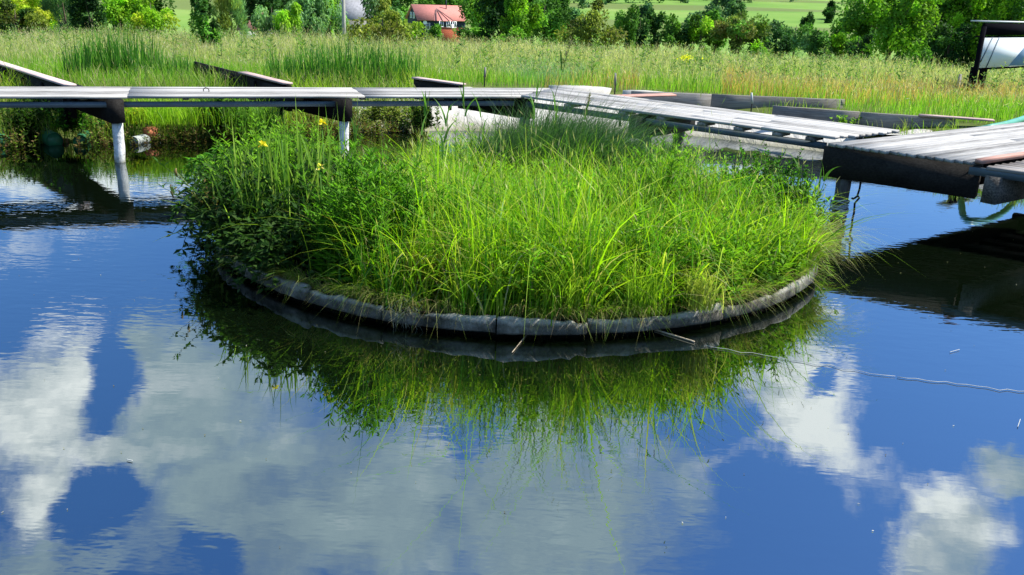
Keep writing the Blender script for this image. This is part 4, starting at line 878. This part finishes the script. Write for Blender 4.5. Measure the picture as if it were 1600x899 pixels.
# taller weeds in the meadow
g = MB(); x, y = fan(900, 21, 46); b = np.stack([x, y, tz(x, y)], 1); leafy_stems(g, b, rng.uniform(.6, 1.3, 900), [(.10, .2, .05), (.15, .25, .08), (.2, .28, .06)], (.15, .2, .06), leafL=.16, leafW=.05, per=26, lean=.15)
tag(g.build('meadow_weeds', M_leaf), 'scattered taller leafy weeds in the meadow', 'weeds', kind='stuff')
c0 = PY(1073, 100, 23); c0[2] = tz(c0[0], c0[1]); g = MB(); b = np.tile(c0, (14, 1)) + rng.normal(0, .2, (14, 3)) * (1, 1, 0); leafy_stems(g, b, rng.uniform(.55, .8, 14), MG, (.1, .2, .03), leafL=.12, leafW=.03, per=30)
k = 60; cc = np.tile(c0 + (0, 0, PY(1073, 92, 23)[2] - c0[2]), (k, 1)) + rng.normal(0, 1, (k, 3)) * (.11, .1, .04); leaves(g, cc, rng.normal(0, 1, (k, 3)) + (0, 0, .6), .06, .05, cjit([(.75, .68, .02), (.8, .75, .05)], k, .08))
tag(g.build('yellow_wildflower', M_leaf, off=c0), 'clump of yellow wildflowers in the meadow right of centre', 'flowers')

# ------------------------------------------------------------------ trees and bushes
def foliage(mb, c, r, n, ncl, L, W, cols, kind='broad', gap=.0):
    c = np.array(c); r = np.array(r)
    cc = rng.normal(0, 1, (ncl, 3)); cc /= np.linalg.norm(cc, axis=1, keepdims=True); cc *= rng.uniform(.2, 1.02, (ncl, 1)) ** .6
    cr = rng.uniform(.2, .46, ncl) * (ncl / 14) ** -.28
    i = rng.integers(0, ncl, n); d = rng.normal(0, 1, (n, 3)); d /= np.linalg.norm(d, axis=1, keepdims=True)
    p = cc[i] + d * (cr[i] * rng.uniform(.6, 1.05, n))[:, None]
    sh = cjit(cols, ncl, .26)[i] * (1 + rng.normal(0, .16, (n, 1))).clip(.5, 1.5)
    pos = c + p * r; out = d * .8 + p * .5
    if kind == 'willow': dirs = out * .3 + np.array([0, 0, -.9]) + rng.normal(0, .35, (n, 3))
    elif kind == 'needle': dirs = p * .7 + np.array([0, 0, .75]) + rng.normal(0, .25, (n, 3))
    else: dirs = out * .5 + rng.normal(0, .6, (n, 3)) + np.array([0, 0, -.1])
    leaves(mb, pos, dirs, L * rng.uniform(.6, 1.3, n), W * rng.uniform(.7, 1.2, n), sh, out if kind != 'needle' else None, .08)
    return c + cc * r
C_ = {'bright': [(.13, .26, .012), (.19, .33, .018), (.09, .2, .012)], 'mid': [(.06, .15, .018), (.09, .2, .022), (.045, .11, .016)], 'dark': [(.022, .065, .014), (.035, .09, .018), (.018, .05, .014)],
      'grey': [(.10, .19, .07), (.14, .24, .09), (.07, .15, .05)], 'olive': [(.13, .16, .025), (.18, .2, .035), (.09, .12, .02)], 'yellow': [(.22, .33, .02), (.3, .4, .03)], 'brown': [(.11, .12, .03), (.15, .15, .04), (.07, .10, .025)],
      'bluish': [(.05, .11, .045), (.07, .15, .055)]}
for k_ in C_:
    f_ = 1.35 if k_ in ('dark', 'bluish') else 1.55
    C_[k_] = [tuple(min(.5, c_ * f_) for c_ in col_) for col_ in C_[k_]]
def tree(name, label, cat, px, hw, ytop, D, col, kind='broad', dens=1.0, leaf=4.2, low=.12, group=None, cols2=None, flat=1.0, bottom=None):
    tp = PY(px, ytop, D); x = tp[0]; bz = float(tz(x, D)); h = max(tp[2] - bz, .6); rx = hw * D / F
    root = empty(name, (x, D, bz), label, cat, group)
    z0 = bz + h * low; cz = (z0 + tp[2]) / 2; rz = (tp[2] - z0) / 2
    lf = leaf * D / F; n = int(np.clip(dens * 5.2 * (2 * hw) * min(rz * 2 * F / D, 260) / (leaf * leaf) * 3.2, 900, 14000))
    mb = MB(); ncl = int(np.clip(rx * rz / (lf * lf) * .35, 12, 70)); cols = C_[col] + (C_[cols2] if cols2 else [])
    if kind == 'needle': W = lf * .22; L = lf * 2.2
    elif kind == 'willow': W = lf * .5; L = lf * 1.5
    else: W = lf * .75; L = lf * 1.1
    cl = foliage(mb, (x, D, cz), (rx, rx * .85 * flat, rz), n, ncl, L, W, cols, kind)
    mb.build('crown', M_leaf if D < 110 else M_far, root)
    if D < 200:
        tb = MB(); tr = max(.03, rx * .05); tb.tube([(x, D, bz - .3), (x + rx * .04, D, bz + h * .3), (x - rx * .03, D, cz + rz * .3), (x, D, tp[2] - rz * .25)], [tr * 1.2, tr, tr * .6, tr * .15], 7)
        for k in range(min(6, len(cl))):
            e_ = cl[k]; s_ = np.array([x, D, bz + h * rng.uniform(.2, .5)]); tb.tube([s_, (s_ + e_) / 2 + (0, 0, rz * .08), e_], [tr * .5, tr * .35, tr * .1], 5, caps=False)
        tb.build('trunk', M_bark, root)
    return root
TR = [
 ('bush', 'yellow green bush at the far left top corner', 28, 52, -30, 62, 'yellow', {}), ('bush', 'olive bush in shade low at the left picture edge', 22, 40, 6, 50, 'olive', dict(cols2='dark')),
 ('pine_sapling', 'feathery grey green young pine near the left edge', 95, 34, -28, 49, 'grey', dict(kind='needle', cols2='bluish')), ('tree', 'dark glossy young tree between the pine and bright bush', 134, 23, -30, 46, 'dark', dict(low=.02, dens=1.4)),
 ('bush', 'bright green bush right of the dark glossy young tree', 182, 40, -18, 51, 'bright', {}), ('bush', 'yellowish bright bush beside the open field gap', 234, 32, -6, 49, 'bright', dict(cols2='yellow')),
 ('tree', 'slim dark sapling standing alone in the meadow left of centre', 316, 18, -14, 29, 'dark', dict(low=.04, leaf=5.5, dens=1.1, cols2='mid')), ('pine_sapling', 'feathery olive young conifer right of the slim dark sapling', 358, 27, -12, 44, 'olive', dict(kind='needle', cols2='grey')),
 ('tree', 'dark tree far behind the olive young conifer', 400, 42, -50, 110, 'dark', {}), ('willow_tree', 'pale grey green willow left of the bright small willow', 424, 30, 2, 62, 'grey', dict(kind='willow')),
 ('willow_tree', 'small bright yellow green willow in the willow row', 450, 20, 6, 58, 'bright', dict(kind='willow')), ('willow_tree', 'tall grey green willow right of the bright small willow', 480, 30, -25, 66, 'grey', dict(kind='willow')),
 ('willow_tree', 'fresh green willow left of the utility pole', 514, 28, -18, 70, 'grey', dict(kind='willow', cols2='bright')), ('willow_tree', 'pale willow right of the utility pole behind the olive bush', 588, 34, -25, 78, 'grey', dict(kind='willow', cols2='olive')),
 ('bush', 'large rounded olive bush in the meadow in front of the house', 598, 58, 18, 33, 'olive', dict(low=.0, leaf=5.5, dens=1.3)), ('bush', 'smaller rounded olive bush right of the large one below the house', 652, 24, 44, 40, 'olive', dict(low=.0, leaf=5, cols2='bright')),
 ('tree', 'dark green tree behind the house on its left', 618, 34, -40, 215, 'mid', dict(cols2='dark')), ('tree', 'mid green tree rising directly behind the house roof', 690, 46, -40, 240, 'mid', {}), ('tree', 'bright green tree right of the house', 756, 28, -30, 150, 'bright', dict(cols2='mid')),
 ('tree', 'tall dark tree right of the bright tree by the house', 785, 34, -45, 105, 'dark', {}), ('tree', 'bright leafed tree at the top left of centre before the dark hill', 814, 26, -14, 98, 'bright', dict(cols2='mid')),
 ('tree', 'mid green tree beside the brown bush', 852, 32, 0, 135, 'mid', {}), ('tree', 'soft green tree behind the brown bush', 885, 26, -2, 150, 'mid', dict(cols2='bluish')), ('bush', 'large brown olive bush right of centre at the meadow back', 925, 43, 6, 88, 'brown', dict(cols2='olive', low=.02)),
 ('tree', 'slim green tree touching the right side of the brown bush', 982, 20, 12, 130, 'mid', {}), ('tree', 'dark narrow tree in the belt right of the brown bush', 1002, 16, 22, 150, 'dark', {}), ('tree', 'dark round tree in the belt under the left hill field', 1026, 18, 20, 155, 'dark', dict(cols2='mid')),
 ('tree', 'green round tree in the belt under the left hill field', 1052, 18, 26, 150, 'mid', {}), ('tree', 'shaded narrow tree at the middle of the belt', 1076, 15, 30, 150, 'dark', dict(cols2='mid')), ('tree', 'fresh green tree at the middle of the belt', 1098, 18, 26, 148, 'mid', dict(cols2='bright')),
 ('tree', 'taller green tree in the belt before the grey poplar', 1122, 18, 20, 150, 'mid', {}), ('tree', 'olive crowned broad tree at the right of the belt', 1160, 34, 17, 140, 'brown', dict(cols2='mid')), ('tree', 'dark green tree right of the olive crowned broad tree', 1186, 24, 30, 145, 'dark', dict(cols2='mid')),
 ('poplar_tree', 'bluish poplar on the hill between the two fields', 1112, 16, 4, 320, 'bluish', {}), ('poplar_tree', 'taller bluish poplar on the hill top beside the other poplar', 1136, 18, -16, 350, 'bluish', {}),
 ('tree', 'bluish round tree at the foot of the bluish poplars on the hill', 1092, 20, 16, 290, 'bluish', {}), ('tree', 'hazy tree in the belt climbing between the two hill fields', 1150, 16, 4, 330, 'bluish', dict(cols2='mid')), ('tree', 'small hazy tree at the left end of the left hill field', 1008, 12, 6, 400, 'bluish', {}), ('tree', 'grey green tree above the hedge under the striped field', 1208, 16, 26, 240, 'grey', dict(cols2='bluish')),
 ('bush', 'dark low bush in the hedge under the striped hill field', 1222, 18, 47, 120, 'dark', {}), ('tree', 'grey green tree in the hedge under the striped field', 1246, 26, 32, 165, 'grey', dict(cols2='mid')), ('tree', 'mid green tree in the hedge right of the grey green one', 1282, 26, 38, 150, 'mid', dict(cols2='grey')),
 ('tree', 'bright round tree at the right end of the hedge', 1322, 27, 30, 150, 'mid', dict(cols2='bright')), ('bush', 'dark bush at the hedge foot below the bright round tree', 1292, 20, 46, 110, 'dark', dict(cols2='mid')), ('bush', 'dark bush left of the big right tree trunk', 1345, 20, 46, 100, 'dark', {}),
 ('bush', 'single dark shrub at the lower edge of the striped hill field', 1263, 7, 24, 330, 'dark', {}), ('bush', 'upper of the two small shrubs on the hill field', 1300, 4, 5, 430, 'dark', {}), ('bush', 'larger lower shrub of the pair on the hill field', 1297, 7, 12, 425, 'dark', {}), ('bush', 'tiny shrub below the pair on the hill field', 1295, 4, 22, 400, 'dark', {}),
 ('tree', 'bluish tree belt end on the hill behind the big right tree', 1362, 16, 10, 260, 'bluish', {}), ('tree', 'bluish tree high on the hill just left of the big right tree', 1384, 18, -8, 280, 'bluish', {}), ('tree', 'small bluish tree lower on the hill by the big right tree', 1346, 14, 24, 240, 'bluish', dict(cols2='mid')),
 ('broadleaf_tree', 'big bright green broadleaf tree at the right of the meadow', 1412, 66, -70, 58, 'bright', dict(low=.12, leaf=5, dens=1.3, cols2='mid')), ('broadleaf_tree', 'shaded dark green tree between the big bright tree and the panel', 1478, 46, -60, 66, 'mid', dict(low=.05, cols2='dark', dens=1.3)),
 ('broadleaf_tree', 'green tree behind the white panel frame', 1540, 48, -60, 64, 'mid', dict(cols2='bright')), ('broadleaf_tree', 'green tree at the right picture edge behind the panel roof', 1600, 46, -60, 60, 'bright', dict(cols2='mid')),
 ('bush', 'small bright bush at the meadow back below the olive broad tree', 1194, 17, 62, 62, 'bright', dict(low=0)), ('bush', 'dark undergrowth bush under the shaded right trees', 1490, 50, 40, 62, 'dark', dict(low=0)), ('bush', 'small mid green bush under the big right tree', 1442, 18, 78, 40, 'mid', dict(low=0)),
 ('bush', 'small bush left of the house brick wall', 676, 11, 40, 120, 'mid', {}), ('bush', 'dark bush behind the meadow right of the brick wall', 750, 30, 30, 110, 'dark', dict(cols2='mid')),('bush', 'light green bush right of the tall dark tree', 800, 24, 36, 95, 'mid', dict(cols2='bright')),
 ('tree', 'deep green tree filling the gap behind the bright left bushes', 205, 45, -60, 95, 'mid', dict(cols2='dark')), ('tree', 'dark tree closing the back behind the left yellow bush', 60, 55, -60, 110, 'mid', dict(cols2='dark')), ('tree', 'mid green tree behind the willow row', 470, 60, -60, 120, 'mid', dict(cols2='dark')), ('tree', 'green tree between the pale willow and the house', 560, 40, -60, 125, 'mid', {}),
 ('tree', 'tall dim green tree far behind the tall dark tree', 835, 50, -50, 180, 'mid', dict(cols2='dark')),
]
for (nm, lab, px, hw, yt, D, col, kw) in TR: tree(nm, lab, 'bush' if nm == 'bush' else 'tree', px, hw, yt, D, col, **kw)
# far wood on the hillside
g = MB()
bx_ = [-300, 260, 330, 500, 850, 940, 1000, 1040, 1100, 1150, 1165, 1240, 1262, 1420, 1440, 1900]; by_ = [7, 7, 6, 20, 19, 15, 12, 10, 5, 3, 8, 4, -4, -4, 20, 20]
cnt = 0
while cnt < 620:
    D = 430 + 520 * rng.random() ** 1.2; px = rng.uniform(-300, 1900); x = PY(px, 0, D)[0]; bz = float(tz(x, D)); v_ = np.array([x, D, bz]) - CAM
    if 449.5 - F * (v_ @ up) / (v_ @ fwd) > np.interp(px, bx_, by_): continue
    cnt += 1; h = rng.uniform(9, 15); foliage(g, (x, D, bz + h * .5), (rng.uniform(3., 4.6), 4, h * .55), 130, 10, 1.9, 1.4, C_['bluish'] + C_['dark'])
tag(g.build('far_wood', M_far), 'dark bluish wood on the far hillside', 'wood', kind='stuff')

# ------------------------------------------------------------------ house, wall, pole, hut, screen
hx = PY(683, 40, 190); hz = -8.6
hr = empty('house', (hx[0], 190, hz), 'dark blue house with pinkish red roof and pointed turret bay', 'house')
th_ = math.radians(25); ux = np.array([math.cos(th_), math.sin(th_), 0]); uy = np.array([-math.sin(th_), math.cos(th_), 0]); uz = np.array([0, 0, 1.])
O = np.array([PY(654, 31, 190)[0], 190, 0]); zE = PY(654, 29, 190)[2]; zR = PY(676, 8, 193)[2] ; L = 10.2; W_ = 7.2; zB = hz - 1
def hp(a, b, z): return O + ux * a + uy * b + uz * z
M_navy = m_simple('navy_cladding', (.018, .026, .05), .7, .25, 3, stretch=(1, 1, 12)); M_roof = m_simple('pink_roof_tiles', (.44, .17, .14), .9, .2, 3, bump=.3); M_wh = m_simple('white_paint', (.78, .8, .8), .5, .06, 4); M_gl = m_simple('window_glass', (.05, .07, .09), .1, .2, 3, spec=.6)
M_ridge = m_simple('dark_rib', (.22, .12, .11), .8, .2, 5)
g = MB(); v = [hp(0, 0, zB), hp(L, 0, zB), hp(L, W_, zB), hp(0, W_, zB), hp(0, 0, zE), hp(L, 0, zE), hp(L, W_, zE), hp(0, W_, zE), hp(0, W_ / 2, zR - .1), hp(L, W_ / 2, zR - .1)]
g.add(v, [(0, 1, 5, 4), (2, 3, 7, 6)], [(0, 4, 8), (0, 8, 3), (3, 8, 7), (1, 2, 9), (1, 9, 5), (2, 6, 9)]); g.build('wall', M_navy, hr)
def slab(mb, a, b, c, d, t=.15):
    a, b, c, d = [np.array(k) for k in (a, b, c, d)]; n_ = nrm(np.cross(b - a, d - a)) * t; mb.add([a, b, c, d, a - n_, b - n_, c - n_, d - n_], [(0, 1, 2, 3), (7, 6, 5, 4), (0, 4, 5, 1), (1, 5, 6, 2), (2, 6, 7, 3), (3, 7, 4, 0)])
sl = (zR - zE) / (W_ / 2); ov = .5
g = MB(); slab(g, hp(-.4, -ov, zE - ov * sl + .1), hp(L + .4, -ov, zE - ov * sl + .1), hp(L + .4, W_ / 2, zR), hp(-.4, W_ / 2, zR)); slab(g, hp(L + .4, W_ + ov, zE - ov * sl + .1), hp(-.4, W_ + ov, zE - ov * sl + .1), hp(-.4, W_ / 2, zR), hp(L + .4, W_ / 2, zR)); rf = g.build('roof', M_roof, hr)
MB().box(hp(6.9, 2.6, zR + .1), (.18, .18, 2.6)).build('chimney', M_navy, rf)
# turret bay: five-sided roof with ribs
ap = hp(4.6, 2.2, zR - .75); bc = hp(5.3, -.3, zE - .35); K = [bc + ux * (2.3 * math.cos(t)) - uy * (1.5 * math.sin(t)) for t in np.linspace(0, math.pi, 6)]
g = MB(); g.add([ap] + K, None, [(0, k + 2, k + 1) for k in range(5)]); tu = g.build('turret_roof', M_roof, hr)
for k in K: MB().tube([ap + (0, 0, .06), k + np.array([0, 0, .06])], .09, 5).build('rib', M_ridge, tu)
g = MB(); K2 = [bc + ux * (2.0 * math.cos(t)) - uy * (1.25 * math.sin(t)) for t in np.linspace(0, math.pi, 6)]
g.add([k for k in K2] + [np.array([k[0], k[1], zB]) for k in K2], [(i, i + 1, 7 + i, 6 + i) for i in range(5)]); g.build('bay_wall', M_navy, hr)
def window(a, b, z, w_, h_, dx, dy):
    c = hp(a, b, z); nrm3 = np.cross(dx, uz) ; axm = np.array([dx, np.cross(uz, dx), uz]); f = MB()
    for (ox, oz, sx_, sz_) in ((0, h_ / 2, w_ + .24, .14), (0, -h_ / 2, w_ + .24, .14), (-w_ / 2, 0, .14, h_), (w_ / 2, 0, .14, h_), (0, 0, .08, h_)): f.box(c + dx * ox + uz * oz, (sx_, .16, sz_), axm)
    fr = f.build('window', M_wh, hr); MB().box(c, (w_, .08, h_), axm).build('pane', M_gl, fr)
for (b, z) in ((W_ * .40, zE - .1 + .6), (W_ * .66, zE + .5)): window(-.03, b, z, .8, 1.1, uy, None)
window(-.03, W_ * .5, zE - 2.2, .9, 1.1, uy, None); window(2.0, -.03, zE - 1.5, .8, 1.2, ux, None)
for a, b, z in ((4.4, -1.2, zE - .9), (5.9, -1.3, zE - .95), (5.6, -1.35, zE - 2.4), (7.3, -1.0, zE - 1.0)): window(a, b - .25, z, .8, 1.1, ux, None)
MB().box(hp(6.9, -1.3, zE - 2.0), (.5, .15, 2.1), np.array([ux, uy, uz])).build('door', M_wh, hr)
g = MB()
for k in range(12): g.box(hp(7.6 + k * .26, -1.4, zE - 2.35), (.1, .06, 1.0), np.array([ux, uy, uz]))
g.box(hp(9.0, -1.4, zE - 1.85), (3.2, .08, .1), np.array([ux, uy, uz])); g.box(hp(9.0, -1.4, zE - 2.8), (3.2, .08, .1), np.array([ux, uy, uz])); g.build('railing', M_wh, hr)
c = hp(1.3, -.3, zE - .75); g = MB(); g.add([c + ux * .42 * math.cos(t) + uz * .42 * math.sin(t) + uy * 0 for t in np.linspace(0, 6.28, 12, endpoint=False)] + [c + uy * .12], None, [(k, (k + 1) % 12, 12) for k in range(12)]); g.build('satellite_dish', M_wh, hr)
# brick wall
mb_, t, b_, o_ = mat('red_brick'); tc = t.new('ShaderNodeTexCoord'); bk = t.new('ShaderNodeTexBrick'); bk.inputs['Scale'].default_value = 1.3; bk.inputs['Color1'].default_value = (.38, .075, .03, 1); bk.inputs['Color2'].default_value = (.27, .05, .022, 1); bk.inputs['Mortar'].default_value = (.32, .16, .1, 1); bk.inputs['Mortar Size'].default_value = .03
mp = t.new('ShaderNodeMapping'); mp.inputs['Rotation'].default_value = (math.pi / 2, 0, 0); t.link(tc.outputs['Object'], mp.inputs[0]); t.link(mp.outputs[0], bk.inputs[0]); t.link(bk.outputs[0], b_.inputs['Base Color']); b_.inputs['Roughness'].default_value = .95; b_.inputs['Specular IOR Level'].default_value = .05
c = PY(709, 51, 186); g = MB(); g.box((c[0] - .4, c[1], c[2] - 1.4), (6.2, .4, 4.4), np.array([ux, uy, uz])); g.box((c[0] - .4, c[1], c[2] + .83), (6.4, .5, .08), np.array([ux, uy, uz])); tag(g.build('brick_wall', mb_, off=(c[0], c[1], c[2] - 3)), 'red brick retaining wall below the dark blue house', 'wall')
# utility pole
c = PY(537, 28, 60); zg = float(tz(c[0], 60)); g = MB(); g.tube([(c[0], 60, zg), (c[0], 60, c[2]), (c[0], 60, zg + 8)], [.14, .12, .09], 9); pl = empty('utility_pole', (c[0], 60, zg), 'grey utility pole standing among the willows', 'pole'); g.build('pole', m_simple('pole_concrete', (.38, .36, .32), .8, .2, 4), pl)
MB().box((c[0], 60, zg + 7.5), (1.6, .1, .1)).build('crossarm', M_bark, pl)
# grey shed with gable behind willows
def hut(px, py, D, wd, hgt, label, mw, mr_):
    c = PY(px, py, D); z = float(tz(c[0], D)) - .5; r = empty('house', (c[0], D, z), label, 'house'); g = MB(); a = np.array([c[0], D, 0]); zt = c[2]
    g.box((c[0], D + 3, (z + zt) / 2 - 1), (wd, 6, zt - z - 2)); g.build('wall', mw, r); g = MB(); slab(g, (c[0] - wd * .6, D - .4, zt - 2.2), (c[0] + wd * .6, D - .4, zt - 2.2), (c[0] + wd * .6, D + 3, zt + .2), (c[0] - wd * .6, D + 3, zt + .2)); slab(g, (c[0] + wd * .6, D + 6.4, zt - 2.2), (c[0] - wd * .6, D + 6.4, zt - 2.2), (c[0] - wd * .6, D + 3, zt + .2), (c[0] + wd * .6, D + 3, zt + .2)); g.build('roof', mr_, r)
hut(553, 1, 115, 4.5, 5, 'pale grey roofed building glimpsed behind the utility pole', m_simple('grey_render', (.24, .24, .23), .9, .2, 2, spec=.05), m_simple('grey_roof', (.27, .27, .28), .9, .3, 3, spec=.05))
hut(392, 22, 130, 3.5, 4, 'small reddish roofed shed half hidden behind the olive conifer', M_wh, M_red)
# framed white screen at the right edge
D = 22.3; c = PY(1521, 112, D); rx_ = PY(1640, 118, D - 1.0); u = nrm(np.array([.77, .64, 0])); v_ = np.array([-u[1], u[0], 0]); zt = PY(1527, 34, D)[2]; zb = PY(1521, 106, D)[2]; zg = float(tz(c[0], D))
sc_ = empty('panel_frame', (c[0], c[1], zg), 'black framed white panel with slanting shadow stripes set as bars under a flat roof at right', 'panel')
ax = np.array([u, v_, [0, 0, 1.]]); Wd = 3.6
M_blk = m_simple('black_frame', (.005, .005, .007), .9, .3, 5, spec=.02)
m_, t, b_, o_ = mat('white_cloth'); b_.inputs['Base Color'].default_value = (.88, .91, .92, 1); b_.inputs['Roughness'].default_value = .8; b_.inputs['Specular IOR Level'].default_value = .1; tr = t.new('ShaderNodeBsdfTranslucent'); tr.inputs[0].default_value = (.86, .92, .95, 1); mx = t.new('ShaderNodeMixShader'); mx.inputs[0].default_value = .25; nz = t.noise(None, 2.5, 3); t.link(b_.outputs[0], mx.inputs[1]); t.link(tr.outputs[0], mx.inputs[2]); t.link(mx.outputs[0], o_.inputs[0]); M_cloth = m_
def at_(a, b, z): return np.array([c[0], c[1], 0]) + u * a + v_ * b + np.array([0, 0, z])
hh_ = zt - zb
MB().box(at_(Wd / 2, -.088, zb + hh_ * .33), (Wd, .015, hh_ * .66), ax).build('white_sheet', M_cloth, sc_)
MB().box(at_(-.03, -.06, (zt + zg) / 2 - .05), (.09, .09, zt - zg - .1), ax).build('post', M_blk, sc_); MB().box(at_(Wd, -.02, (zt + zg) / 2 - .05), (.09, .09, zt - zg - .1), ax).build('post', M_blk, sc_)
MB().box(at_(Wd / 2 + .04, -.05, zt - .16), (Wd + .1, .1, .27), ax).build('header', M_blk, sc_); MB().box(at_(Wd / 2 - .15, -.07, zt - .335), (Wd + .6, .025, .025), ax).build('cross_bar', M_blk, sc_)
MB().box(at_(Wd / 2, -.03, zb - .02), (Wd, .06, .06), ax).build('sill', M_blk, sc_)
MB().box(at_(Wd / 2 + .02, .09, zt + .012), (Wd + .2, .34, .03), ax).build('roof', m_simple('pale_roof', (.5, .52, .5), .7, .15, 3), sc_)
for k, a in enumerate((.42, .78)):  # thin bars modelled in place of the diagonal shadow stripes on the sheet
    p0 = at_(a + .0, -.112, zt - .35); p1 = at_(a - .40, -.112, zb + (.14 if k == 0 else 0)); MB().tube([p0, p1], .012, 6).build('shadow_stripe', M_rail, sc_)
g = MB(); g.add([at_(1.65, -.098, zb + .02), at_(Wd, -.098, zb + .02), at_(Wd, -.098, zt - .35), at_(2.7, -.098, zt - .35), at_(1.65, -.106, zb + .02), at_(Wd, -.106, zb + .02), at_(Wd, -.106, zt - .35), at_(2.7, -.106, zt - .35)], [(4, 5, 6, 7), (3, 2, 1, 0), (0, 1, 5, 4), (1, 2, 6, 5), (2, 3, 7, 6), (3, 0, 4, 7)]); g.build('blue_pane', m_simple('blue_grey_pane', (.2, .32, .44), .6, .1, 2), sc_)
for a in (.25, .75): MB().box(at_(a, .1, (zb + zg) / 2 - .05), (.16, .12, zb - zg + .1), ax).build('leg', M_blk, sc_)

# clean helper keys
for o in bpy.data.objects:
    if '_o' in o: del o['_o']
